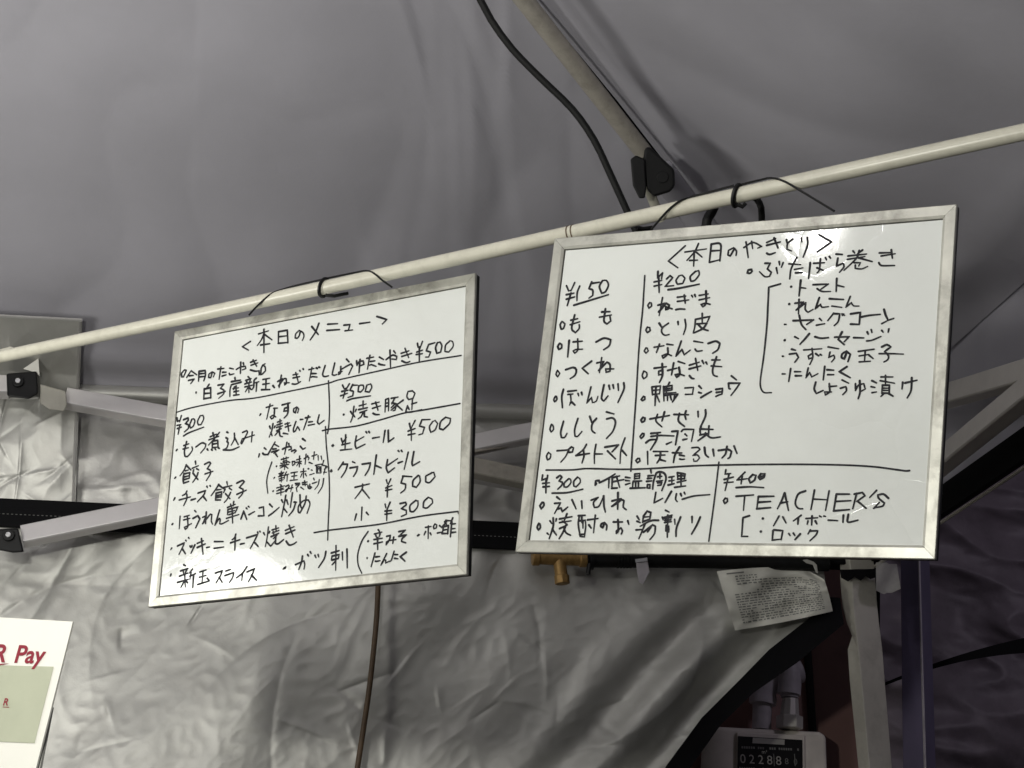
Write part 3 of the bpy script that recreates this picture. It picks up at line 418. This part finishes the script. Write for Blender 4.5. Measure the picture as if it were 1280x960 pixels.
# black webbing header: two lapped bands with stitching
mb = MB()
def band(z0, z1, o0, o1, s0=.0, s1=3.0):
    lo = [from_sz(s0, z0, o0), from_sz(s1, z0+.014, o0), from_sz(s1, z0+.014, o1), from_sz(s0, z0, o1)]
    hi = [from_sz(s0, z1, o0), from_sz(s1, z1+.014, o0), from_sz(s1, z1+.014, o1), from_sz(s0, z1, o1)]; mb.hexa(lo, hi)
band(HB-.022, HB+.022, .030, .040); band(HB+.014, HB+.048, .022, .033)
obj('header_band', mb, M['strap'], curtain, bevel=.002)
mb = MB()
for i in range(260):
    s = .45+i*.0098; z = HB+.008+.014*s/3; mb.box(from_sz(s, z, .0406), ALONG*.0022, np.array([0, 0, .0006]), INN*.0004)
o = obj('header_stitching', mb, M['print'], curtain); o['kind'] = 'stuff'
# ---------------------------------------------------------------- small tarp flap at the upper left
FLo = [(0, 390, .29), (.16, 430, .19), (.29, 462, .10), (.42, 495, .05), (1, 662, .006)]
def flap(a, b):
    
    i = max(j for j in range(4) if b >= FLo[j][0]); f0, f1 = FLo[i], FLo[i+1]; k_ = (b-f0[0])/(f1[0]-f0[0])
    v = f0[1]+(f1[1]-f0[1])*k_; of = f0[2]+(f1[2]-f0[2])*k_; p = wall(-90+(193-10*b)*a, v+10*a*(1-b), of); x = a*.36; y = b*.45
    d = .014*nz(x, y, 5, 21)+.005*ridge(x*1.2+y*.6, y-x*.3, 7, 22)+.001*ridge(x, y, 22, 24)
    return p+INN*(d*min(1, b*5+.15)*min(1, (1-b)*5)*min(1, (1-a)*8+.15))
fl = thing('tarp_flap', wall(30, 640, .05), 'creased silver tarp flap with stitched edge hanging above the left bar joints', 'tarp')
obj('flap_sheet', crease(grid(flap, 150, 170), 31, 60, (1.9, 2.5), (HB, 1.7), (.04, .14), (.002, .005), (.006, .014)), M['silver'], fl, smooth=True, angle=85)
mb = MB(); mb.tube([flap(.985, t)+INN*.004 for t in np.linspace(0, 1, 40)], .0035, 6); obj('flap_edge', mb, M['valance'], fl, smooth=True)
mb = MB(); mb.tube([flap(t, .004)+INN*.003 for t in np.linspace(0, 1, 20)], .0045, 6); obj('flap_edge', mb, M['valance'], fl, smooth=True)
mb = MB(); tri = [(29, 461), (48, 448), (49.5, 470), (46, 466)]; mb.hexa([wall(u, v, .15) for u, v in tri], [wall(u, v, .155) for u, v in tri]); tag(obj('paper_scrap', mb, M['card']), 'small pale triangular scrap above the upper black bar joint at far left', 'scrap')
# ---------------------------------------------------------------- cream pole and what is tied to it
PA, PB = cpt(0, 446, 3.12), cpt(1280, 165, 2.22); PD = (PB-PA)/np.linalg.norm(PB-PA)
def pole_at(u):
    lo, hi = -1.5, 4.
    for _ in range(50):
        m = (lo+hi)/2; q = PA+PD*m-CAM0; uu = 640+F*np.dot(q, RIGHT)/np.dot(q, FWD)
        if uu < u: lo = m
        else: hi = m
    sag = 0.006*math.sin(max(0, min(1, lo/1.6))*math.pi)
    return PA+PD*lo+np.array([0, 0, -sag*.6])
pl = MB(); pl.tube([pole_at(u) for u in (-420, -200, 0, 200, 400, 600, 711, 800, 1000, 1150, 1280, 1500)], .0115, 20)
tag(obj('hanging_pole', pl, M['pole'], smooth=True), 'long cream enamelled pole running across above both whiteboards', 'pole')
mb = MB(); mb.tube([cpt(-120, 462, 3.3), cpt(-20, 447, 3.25), cpt(14, 437.5, 3.2), cpt(26, 443, 3.17)], .007, 8); tag(obj('pole_stub', mb, M['pole'], smooth=True), 'short cream rod behind the left end of the long pole', 'rod')
def ring(u, tilt, r, rr, label, name='cable_tie', tail=None, two=False):
    mb = MB(); c = pole_at(u); a = np.cross(PD, FWD); a /= np.linalg.norm(a); b = np.cross(PD, a)
    for k in ((0,) if not two else (-.004, .004)):
        mb.tube([c+PD*(k+tilt*math.cos(t)*.0115)+r*(a*math.cos(t)+b*math.sin(t)) for t in np.linspace(0, 2*math.pi, 28)], rr, 7, cap=False)
    if tail: mb.tube([cpt(*q) for q in tail], rr, 7)
    return tag(obj(name, mb, M['black'], smooth=True), label, 'tie')
def dpole(u): q = pole_at(u)-CAM0; return float(np.dot(q, FWD))
d9 = dpole(921)-.014; d4 = dpole(405)-.013
ring(921, .5, .0145, .0032, 'black cable tie round the pole above the right whiteboard', tail=[(921, 255, d9), (928, 258.5, d9), (932, 254, d9)])
ring(405, .5, .0140, .0030, 'black cable tie round the pole above the left whiteboard', tail=[(407, 369, d4), (418, 370, d4), (435, 366.5, d4+.01)])
mb = MB()
for k in (-.004, .0035): mb.tube([pole_at(714)+PD*k, pole_at(714)+PD*(k+.002)], .0121, 20)
tag(obj('tape_ring', mb, M['wood'], smooth=True), 'thin dark double tape mark on the pole by the right board corner', 'tape')
def cord(pts, lab):
    out = []
    for (u, v, o) in pts: out.append(cpt(u, v, dpole(u)+o))
    mb = MB(); mb.tube(smooth_path(out, .006, 70), .0017, 6); tag(obj('hanging_wire', mb, M['black'], smooth=True), lab, 'wire')
cord([(311, 394, -.02), (322, 382, -.016), (336, 369.5, -.013), (345, 364.5, -.006), (370, 357, 0), (402, 349.5, 0)], 'thin wire holding the left corner of the left whiteboard to the pole')
cord([(408, 348, 0), (440, 341.5, 0), (458, 338.5, -.006), (468, 342, -.013), (478, 350.5, -.016), (490, 359, -.02)], 'thin wire holding the right side of the left whiteboard to the pole')
cord([(814, 287, -.02), (834, 264, -.016), (848, 252.5, -.013), (858, 248, -.006), (885, 240.5, 0), (917, 232, 0)], 'thin wire from the right whiteboard up to the pole, left of the tie')
cord([(925, 231, 0), (950, 225, 0), (964, 222.5, -.006), (980, 226.5, -.013), (1005, 241, -.018), (1043, 264, -.03)], 'thin wire from the right whiteboard up to the pole, right of the tie')
rod2 = lambda name, pts, r, m, lab, cat: tag(obj(name, (lambda b: (b.tube(smooth_path([cpt(*p) for p in pts], .02, 80), r, 10), b)[1])(MB()), M[m], smooth=True), lab, cat)
rod2('power_cable', [(570, -50, 2.8), (598, -5, 2.8), (614, 25, 2.8), (640, 61, 2.8), (676, 98, 2.8), (715, 136, 2.8), (742, 174, 2.8), (763, 218, 2.8), (783, 262, 2.8), (800, 300, 2.8)], .0062, 'rubber', 'thick black cable drooping under the canopy towards the pole', 'cable')
rod2('cable_loop', [(938, 244, 2.45), (946, 249, 2.45), (951.5, 260, 2.45), (952, 282, 2.47), (950, 300, 2.5)], .0050, 'rubber', 'short black cable loop just right of the tie over the right board', 'cable')
rod2('cable_hook', [(893, 258, 2.5), (889, 266, 2.5), (884, 275, 2.5), (882, 290, 2.5)], .0075, 'rubber', 'small black hook hanging below the pole behind the right board', 'hook')
rod2('cable_end', [(797, 285, 2.6), (804, 286.5, 2.6), (816, 285, 2.6)], .004, 'rubber', 'black wire end lying on the top rail of the right board', 'wire')
# ---------------------------------------------------------------- whiteboards
QUAD = {'L': [(218, 414), (594, 341), (583, 718), (185, 759)], 'R': [(693, 298), (1196, 255), (1169, 699), (644, 690)]}
INSET = {'L': .0178, 'R': .0178}
BOARD = {}
for key, lab, q in (('L', 'smaller looking white menu board on the left, its handwriting headed by the day\'s menu', QUAD['L']), ('R', 'larger looking white menu board on the right, listing skewers and ending in TEACHER\'S', QUAD['R'])):
    r = [np.array([(u-640)/F, -(v-480)/F, 1.]) for u, v in q]
    A = np.array([r[0], -r[1], r[2], -r[3]]).T; d = np.linalg.svd(A)[2][-1]; d = d*np.sign(d[0])
    P = [r[i]*d[i] for i in range(4)]; sc = .6/np.linalg.norm(P[1]-P[0]); P = [CAM0+(p[0]*RIGHT+p[1]*UP+p[2]*FWD)*sc for p in P]
    o3 = P[3]; X = P[2]-P[3]; Y = P[0]-P[3]; W = np.linalg.norm(X); H = np.linalg.norm(Y); X /= W; Y /= H; Nn = np.cross(X, Y); Nn /= np.linalg.norm(Nn)
    Bp = lambda x, y, z=0., o3=o3, X=X, Y=Y, Nn=Nn: o3+X*x+Y*y+Nn*z
    bd = thing('menu_board', Bp(W/2, 0, -.01), lab, 'whiteboard', 'whiteboards hanging from the pole')
    iw = INSET[key]; BOARD[key] = (bd, o3, X, Y, Nn, Bp)
    # rails, mitred at the corners
    outer = [(0, 0), (W, 0), (W, H), (0, H)]; inner = [(iw, iw), (W-iw, iw), (W-iw, H-iw), (iw, H-iw)]
    for k in range(4):
        a, b = outer[k], outer[(k+1) % 4]; c, e = inner[(k+1) % 4], inner[k]
        gx = np.array([b[0]-a[0], b[1]-a[1]]); gx = gx/np.linalg.norm(gx)*.00025
        L_ = lambda t, z, p, q, s: Bp(p[0]+(q[0]-p[0])*t+gx[0]*s, p[1]+(q[1]-p[1])*t+gx[1]*s, z)
        prof = [(0, -.004), (0, -.0008), (.06, 0), (.80, 0), (1, -.0022), (1, -.0062), (0, -.0062)]
        lo = [L_(t, z, a, e, 1) for t, z in prof]; hi = [L_(t, z, b, c, -1) for t, z in prof]
        mb = MB(); mb.hexa(lo, hi); obj('frame_rail', mb, M['alu'], bd)
    mb = MB(); lo = [Bp(x, y, -.0155) for x, y in ((.0006, .0006), (W-.0004, .0006), (W-.0004, H-.0006), (.0006, H-.0006))]
    mb.hexa(lo, [p+Nn*.0088 for p in lo]); obj('backing', mb, M['black'], bd)
    mb = MB(); lo = [Bp(x, y, -.0062) for x, y in ((iw+.0016, iw+.0001), (W-iw-.0001, iw+.0001), (W-iw-.0001, H-iw-.0016), (iw+.0016, H-iw-.0016))]
    mb.hexa(lo, [p+Nn*.0022 for p in lo]); panel = obj('writing_panel', mb, M['board'], bd)
    rr = random.Random(3 if key == 'L' else 4)
    ns = 0
    for bk, kind, segs in INK:
        if bk != key: continue
        mb = MB(); wpx = {'rule': 2.1, 't': 2.42, 's': 1.9}[kind]*(1. if key == 'L' else 1.05)
        for tile, strokes in segs:
            x0, y0, s = T[tile]
            for st in strokes.split(';'):
                pts = [tuple(map(float, p.split(','))) for p in st.split()]
                pts = [hit(x0+x/s, y0+y/s, o3-Nn*.0039, Nn) for x, y in pts]
                mpp = np.dot(pts[0]-CAM0, FWD)/F; wid = wpx*mpp*1.02; ns += 1
                lift = Nn*(.00025+.00002*(ns % 9))
                if len(pts) == 1:
                    c = pts[0]; k = 9; mb.add([c+lift+wid*.72*(X*math.cos(2*math.pi*i/k)+Y*math.sin(2*math.pi*i/k)) for i in range(k)], [tuple(range(k))]); continue
                path = smooth_path(pts, .0022)
                n = len(path); wj = rr.uniform(.88, 1.12); vs = []; tot = np.linalg.norm(path[-1]-path[0])
                for i, p in enumerate(path):
                    t = path[min(i+1, n-1)]-path[max(i-1, 0)]; tn = np.linalg.norm(t); t = t/tn if tn > 1e-9 else X
                    b = np.cross(Nn, t); taper = 1 if kind == 'rule' else (1.12-.30*(i/(n-1))**2)
                    ww = wid*.5*wj*taper*(1+.10*noise.noise(Vector(tuple(p*90))))
                    vs += [p+b*ww+lift, p-b*ww+lift]
                mb.add(vs, [(2*i, 2*i+1, 2*i+3, 2*i+2) for i in range(n-1)])
                for c, up in ((path[0], 1.12 if kind != 'rule' else 1), (path[-1], .82 if kind != 'rule' else 1)):
                    k = 8; r_ = wid*.5*wj*up; mb.add([c+lift*1.15+r_*(X*math.cos(2*math.pi*i/k)+Y*math.sin(2*math.pi*i/k)) for i in range(k)], [tuple(range(k))])
                for i in range(1, len(pts)-1):     # round the corners of a stroke
                    c = pts[i]; k = 8; r_ = wid*.5*wj*.98; mb.add([c+lift*1.3+r_*(X*math.cos(2*math.pi*j/k)+Y*math.sin(2*math.pi*j/k)) for j in range(k)], [tuple(range(k))])
        o = obj('ruled_line' if kind == 'rule' else 'handwriting', mb, M['ink'], panel); o['kind'] = 'stuff'
# ---------------------------------------------------------------- things along the black header
# brass tee on the black bar
def wtube(mb, a, b, r, n=16): mb.tube([a, b], r, n)
t = thing('pipe_tee', wall(699, 734, .07), 'brown brass tee fitting on the black bar under the right whiteboard', 'pipe fitting')
mb = MB(); wtube(mb, wall(672, 697, .07), wall(728, 699, .07), .0165); obj('run', mb, M['brass'], t, smooth=True)
mb = MB(); wtube(mb, wall(665, 697, .07), wall(674, 697, .07), .0195); obj('collar', mb, M['brass'], t, smooth=True, bevel=.002)
mb = MB(); wtube(mb, wall(724, 699, .07), wall(733, 699, .07), .0195); obj('collar', mb, M['brass'], t, smooth=True, bevel=.002)
mb = MB(); wtube(mb, wall(699, 700, .07), wall(702, 722, .07), .0155); obj('branch', mb, M['brass'], t, smooth=True)
mb = MB(); wtube(mb, wall(702, 719, .07), wall(703, 730, .07), .0185, 8); obj('branch_nut', mb, M['brass'], t, bevel=.002)
mb = MB(); mb.tube([wall(736, 701, .07), wall(880, 702, .07), wall(1035, 706, .07)], .0165, 14)
for u in range(771, 790, 4): mb.tube([wall(u, 701, .07), wall(u+2, 701, .07)], .0185, 14)
hs = obj('black_hose', mb, M['rubber'], smooth=True); tag(hs, 'black ribbed hose running right from the brass tee below the board', 'hose')
mb = MB(); mb.tube([wall(737, 702, .07), wall(741, 702, .07)], .021, 12); mb.tube([wall(737, 705, .08), wall(735, 718, .08)], .006, 8); obj('hose_clip', mb, M['black'], hs, smooth=True)
# small fabric clip
mb = MB(); c = [(795, 700), (809, 698), (812, 715), (804, 731), (799, 728), (796, 714)]; mb.hexa([wall(u, v, .092) for u, v in c], [wall(u, v, .096) for u, v in c])
cl = tag(obj('tag_strip', mb, M['fitting'], bevel=.001), 'small grey cloth tag hooked over the black hose', 'tag')
mb = MB(); c = [(794, 699), (809, 697), (809.5, 701), (794.5, 703)]; mb.hexa([wall(u, v, .096) for u, v in c], [wall(u, v, .101) for u, v in c]); obj('tag_crimp', mb, M['steel'], cl)
mb = MB(); c = [(1003, 700), (1009, 699), (1017, 702), (1021, 706), (1023, 717), (1020, 716), (1016, 706), (1008, 704)]; mb.hexa([wall(u, v, .088) for u, v in c], [wall(u, v, .092) for u, v in c])
tag(obj('plastic_clip', mb, M['tape'], bevel=.001), 'clear plastic clip pinching the band above the paper note', 'clip')
# paper note with small print
NQ = [(896, 714), (1032, 712), (1041, 764), (919, 788)]
def note_pt(a, b, lift=0.):
    u = (NQ[0][0]*(1-a)+NQ[1][0]*a)*(1-b)+(NQ[3][0]*(1-a)+NQ[2][0]*a)*b
    v = (NQ[0][1]*(1-a)+NQ[1][1]*a)*(1-b)+(NQ[3][1]*(1-a)+NQ[2][1]*a)*b
    v += -4*math.sin(a*math.pi)*(1-b)+3.5*math.sin(a*math.pi)*b*.4
    if a > .8: v += (a-.8)*60*(1-b)**2; u -= (a-.8)*10*(1-b)
    d = .085+.012*math.sin(a*6+b*3)+.010*ridge(a*1.4, b+a*.5, 2.2, 31)-.02*a+.010*nz(a, b, 4, 30)
    return wall(u, v, d+lift)
nt_ = thing('paper_note', wall(960, 788, .09), 'crumpled paper sheet of small print hanging under the right whiteboard', 'paper')
obj('sheet', grid(lambda a, b: note_pt(a, b), 40, 26), M['paper'], nt_, smooth=True, angle=85)
mb = MB(); rr = random.Random(11)
def dash(a0, a1, b0, h):
    n = max(1, int((a1-a0)/.03)); vs = []
    for i in range(n+1):
        a = a0+(a1-a0)*i/n; vs += [note_pt(a, b0-h/2, .0016), note_pt(a, b0+h/2, .0016)]
    mb.add(vs, [(2*i, 2*i+1, 2*i+3, 2*i+2) for i in range(n)])
dash(.08, .24, .06, .022)
for k in range(19):
    b0 = .12+k*.043; a = .10+(.0 if k > 5 else .05); lim = .93 if k > 1 else .35
    if 3 < k < 7: a += .22
    while a < lim:
        l = rr.uniform(.008, .045); dash(a, min(a+l, lim), b0+rr.uniform(-.003, .003), .017 if rr.random() < .75 else .026); a += l+rr.uniform(.005, .018)
        if rr.random() < .05: a += .07
o = obj('small_print', mb, M['print'], nt_); o['kind'] = 'stuff'
# tape scrap right of the leg
mb = MB(); tp = lambda a, b: legpt(1095+26*a+5*b*(1 if a > .5 else .3)*a, 703+33*b+7*b*(1-abs(a-.35)*2)+ (2 if a > .5 else 0), .085+.006*math.sin(a*4+b*3))
tag(obj('tape_strip', grid(tp, 8, 10), M['tape'], smooth=True), 'torn strip of pale tape stuck beside the top of the leg', 'tape')
# brown cane
mb = MB(); cp = [wall(473, 715, .075), wall(471, 770, .075), wall(463, 850, .08), wall(456, 900, .082), wall(446, 965, .085), wall(425, 1100, .09), wall(390, 1330, .1)]
mb.tube(smooth_path(cp, .05), .0066, 10); tag(obj('brown_cane', mb, M['wood'], smooth=True), 'thin brown cane standing against the silver curtain below the left whiteboard', 'cane')
# ---------------------------------------------------------------- gas meter behind the curtain
MO = -.40
mt = thing('gas_meter', wall(957, 1040, MO), 'grey gas meter with black counter window on the maroon wall', 'meter')
def wpoly(name, pts, o0, o1, m, par, bevel=0):
    mb = MB(); mb.hexa([wall(u, v, o0) for u, v in pts], [wall(u, v, o1) for u, v in pts]); return obj(name, mb, M[m], par, bevel=bevel)
wpoly('case', [(878, 914), (884, 908), (1024, 915), (1032, 920), (1036, 1040), (872, 1040)], MO-.14, MO, 'meter', mt, .008)
wpoly('case_rib', [(921, 915), (1006, 919), (1007, 1030), (919, 1030)], MO, MO+.010, 'meter', mt, .003)
win = wpoly('counter_window', [(922.5, 920), (1003, 925), (1004, 1020), (921, 1020)], MO+.009, MO+.013, 'rubber', mt, .001)
wpoly('maker_plate', [(941, 922), (981, 924.5), (980.5, 931), (940.5, 929)], MO+.013, MO+.0145, 'digit', win)
def text(s, m, par, org, ex, ey, size, name='lettering', depth=.0004, shear=0., bold=0.):
    cu = bpy.data.curves.new('t', 'FONT'); cu.body = s; cu.size = 1; cu.shear = shear; cu.offset = bold; cu.resolution_u = 6
    to = bpy.data.objects.new('t', cu); COL.objects.link(to); bpy.context.view_layer.update()
    me = to.to_mesh(); vs = [np.array(v.co) for v in me.vertices]; fs = [tuple(p.vertices) for p in me.polygons]; to.to_mesh_clear()
    bpy.data.objects.remove(to); ex = np.array(ex, float); ey = np.array(ey, float); nn = np.cross(ex, ey); nn /= np.linalg.norm(nn)
    mb = MB(); mb.add([np.array(org)+size*(v[0]*ex+v[1]*ey)+nn*depth for v in vs], fs); return obj(name, mb, M[m], par)
exm = wall(1003, 925, 0)-wall(922, 920, 0); exm /= np.linalg.norm(exm); eym = np.array([0, 0, 1.])
px = 4.6/F
for i, ch in enumerate('02288'):
    u = 922.5+2.5+i*11.2; text(ch, 'digit', win, wall(u, 953.5+i*.6, MO+.013), exm, eym, 15*px, 'digit')
for i, ch in enumerate('80'): text(ch, 'print', win, wall(981+i*11, 955+i*.6, MO+.013), exm, eym, 10*px, 'digit')
text('m³', 'digit', win, wall(952, 942, MO+.013), exm, eym, 6.5*px, 'unit_mark')
mb = MB()
for u in (967.5, 993.5): mb.box(wall(u, 950, MO+.0145), exm*.0012, eym*.016, INN*.0006)
for (v0, n0) in ((934, 26), (960, 24)):
    for i in range(n0):
        if rr.random() < .8: mb.box(wall(925+i*2.9, v0+i*.12, MO+.0135), exm*.0022, eym*.0030, INN*.0003)
o = obj('small_print', mb, M['print'], win); o['kind'] = 'stuff'
mb = MB(); mb.tube([wall(952, 912, MO-.04), wall(953, 878, MO-.04)], .026, 14); mb.tube([wall(953, 880, MO-.04), wall(954, 871, MO-.04)], .037, 16); mb.tube([wall(954, 874, MO-.04), wall(957, 858, MO-.04), wall(972, 846, MO-.04), wall(1000, 838, MO-.04)], .034, 14); obj('inlet_pipe', mb, M['fitting'], mt, smooth=True)
mb = MB(); mb.tube([wall(986, 868, MO), wall(987, 856, MO), wall(986, 838, MO), wall(976, 815, MO), wall(960, 790, MO)], .032, 16); mb.tube([wall(987, 872, MO), wall(987, 864, MO)], .024, 14); obj('outlet_pipe', mb, M['fitting'], mt, smooth=True)
mb = MB(); mb.tube([wall(987, 911, MO), wall(987, 895, MO)], .036, 6, upv=(.6, .8, .1)); mb.tube([wall(987, 896, MO), wall(988, 873, MO)], [.027, .022], 10); obj('outlet_nut', mb, M['chrome'], mt, bevel=.002)
# ---------------------------------------------------------------- right: violet vinyl post, dark quilted sheets
PO = -.25
vp = thing('vinyl_post', wall(1145, 960, PO), 'violet vinyl covered post right of the pale tent leg', 'post')
mb = MB(); 
def prism(rows2, offs):
    n = len(offs); vs = [wall(u, v, o) for v, us in rows2 for u, o in zip(us, offs)]; fs = []
    for i in range(len(rows2)-1):
        for k in range(n): fs.append((i*n+k, i*n+(k+1) % n, i*n+n+(k+1) % n, i*n+n+k))
    fs += [tuple(range(n-1, -1, -1)), tuple(len(vs)-n+k for k in range(n))]; mb.add(vs, fs)
prism([(560, (1124, 1145, 1158, 1140)), (760, (1126, 1150, 1164, 1145)), (860, (1127, 1153, 1167, 1147)), (960, (1128.5, 1156, 1170, 1149)), (1400, (1133, 1166, 1182, 1160))], (PO, PO+.05, PO-.02, PO-.1))
obj('post_body', mb, M['purple'], vp, bevel=.003)
mb = MB(); mb.tube([wall(1146, 600, PO+.05), wall(1150.5, 760, PO+.05), wall(1153.5, 860, PO+.05), wall(1156.5, 960, PO+.05), wall(1166, 1400, PO+.05)], .0035, 6); obj('welt', mb, M['fitting'], vp, smooth=True)
SO = -.75
def quilt(a, b, top, bot, seed, lift=0.):
    u = 1100+230*a; v = (top(u))*(1-b)+bot(u)*b; x = u/200; y = v/200
    d = .045*nz(x, y, 1.8, seed)+.03*ridge(x*.6+y*.2, y*1.4-x*.45, 2.6, seed+1)+.004*ridge(x*.8, y*1.6-x*.5, 7, seed+2)
    return wall(u, v, SO+lift+d)
top1 = lambda u: 560-.3*(u-1100); bot1 = lambda u: 832-.36*(u-1160)+.0006*(u-1160)**2
top2 = lambda u: 838-.30*(u-1160)+.0010*(u-1160)**2; bot2 = lambda u: 1400
tag(obj('dark_sheet', grid(lambda a, b: quilt(a, b, top1, bot1, 40), 70, 90), M['darktarp'], smooth=True, angle=85), 'dark violet rippled sheet in the upper right gap under the canopy edge', 'sheet')
tag(obj('dark_sheet', grid(lambda a, b: quilt(a, b, top2, bot2, 50, .02), 70, 120), M['darktarp'], smooth=True, angle=85), 'dark brown rippled sheet at the lower right corner below the black gap', 'sheet')
# ---------------------------------------------------------------- payment sign, lower left
c0 = cpt(91, 777, 1.95); sx = np.array([1, -.055, .44]); sy = np.array([.25, 1, -.44]); k = lambda a: a[0]*RIGHT+a[1]*UP-a[2]*FWD
SX = k(sx); SY = k(sy); SNn = np.cross(SX, SY); SNn /= np.linalg.norm(SNn); SXu = SX/np.linalg.norm(SX); SYu = SY/np.linalg.norm(SY)
def sp(u, v, o=0.): return hit(u, v, c0, SNn)+SNn*o
sg = thing('payment_sign', sp(30, 960), 'white payment sign with red R Pay lettering at the lower left edge', 'sign')
TR = sp(91, 777); BR = sp(45, 960); dn = (BR-TR)/np.linalg.norm(BR-TR); TL = sp(-80, 767); ln = TL-TR
mb = MB(); lo = [TR+dn*.40, TR, TL, TL+dn*.40]; mb.hexa([p-SNn*.003 for p in lo], lo); obj('card', mb, M['card'], sg)
mb = MB(); q = [sp(-60, 830, .0006), sp(67.5, 833.5, .0006), sp(43.5, 929, .0006), sp(-80, 924, .0006)]; mb.add(q, [(3, 2, 1, 0)]); obj('printed_panel', mb, M['olive'], sg)
def etext(s, u0, v0, u1, v1, hpx, m, sh, bold):   # lettering along the line (u0,v0)-(u1,v1)
    a, b = sp(u0, v0, .0005), sp(u1, v1, .0005); ex = (b-a)/np.linalg.norm(b-a); ey = -dn; sz = hpx*1.95/F/.70
    return text(s, m, sg, a, ex, ey, sz, depth=.0003, shear=sh, bold=bold)
etext('R', -10, 827, 0, 827.3, 22.5, 'red', .05, .025)
etext('Pay', 17, 828, 70, 830, 22.5, 'red', .02, .02)
mb = MB(); q = [sp(-30, 831, .0012), sp(13, 829.6, .0012), sp(-2, 832.5, .0012), sp(-30, 834, .0012)]; mb.add(q, [(3, 2, 1, 0)]); obj('swoosh', mb, M['red'], sg)
a = sp(4, 882, .0011); text('R', 'red', sg, a, (sp(14, 882.3)-sp(4, 882))/np.linalg.norm(sp(14, 882.3)-sp(4, 882)), -dn, 9*1.95/F/.7, shear=.02, bold=.02)
mb = MB(); q = [sp(4, 883.6, .0009), sp(12, 883.9, .0009), sp(11.8, 884.7, .0009), sp(3.8, 884.4, .0009)]; mb.add(q, [(3, 2, 1, 0)]); obj('swoosh', mb, M['red'], sg)
mb = MB(); lo = [TR+dn*.155-SXu*.06, TR+dn*.10+SXu*-.004, TR+dn*.40+SXu*.016, TR+dn*.40-SXu*.06]; mb.hexa([p-SNn*.010 for p in lo], [p-SNn*.006 for p in lo]); obj('sign_stand', mb, M['clear'], sg)
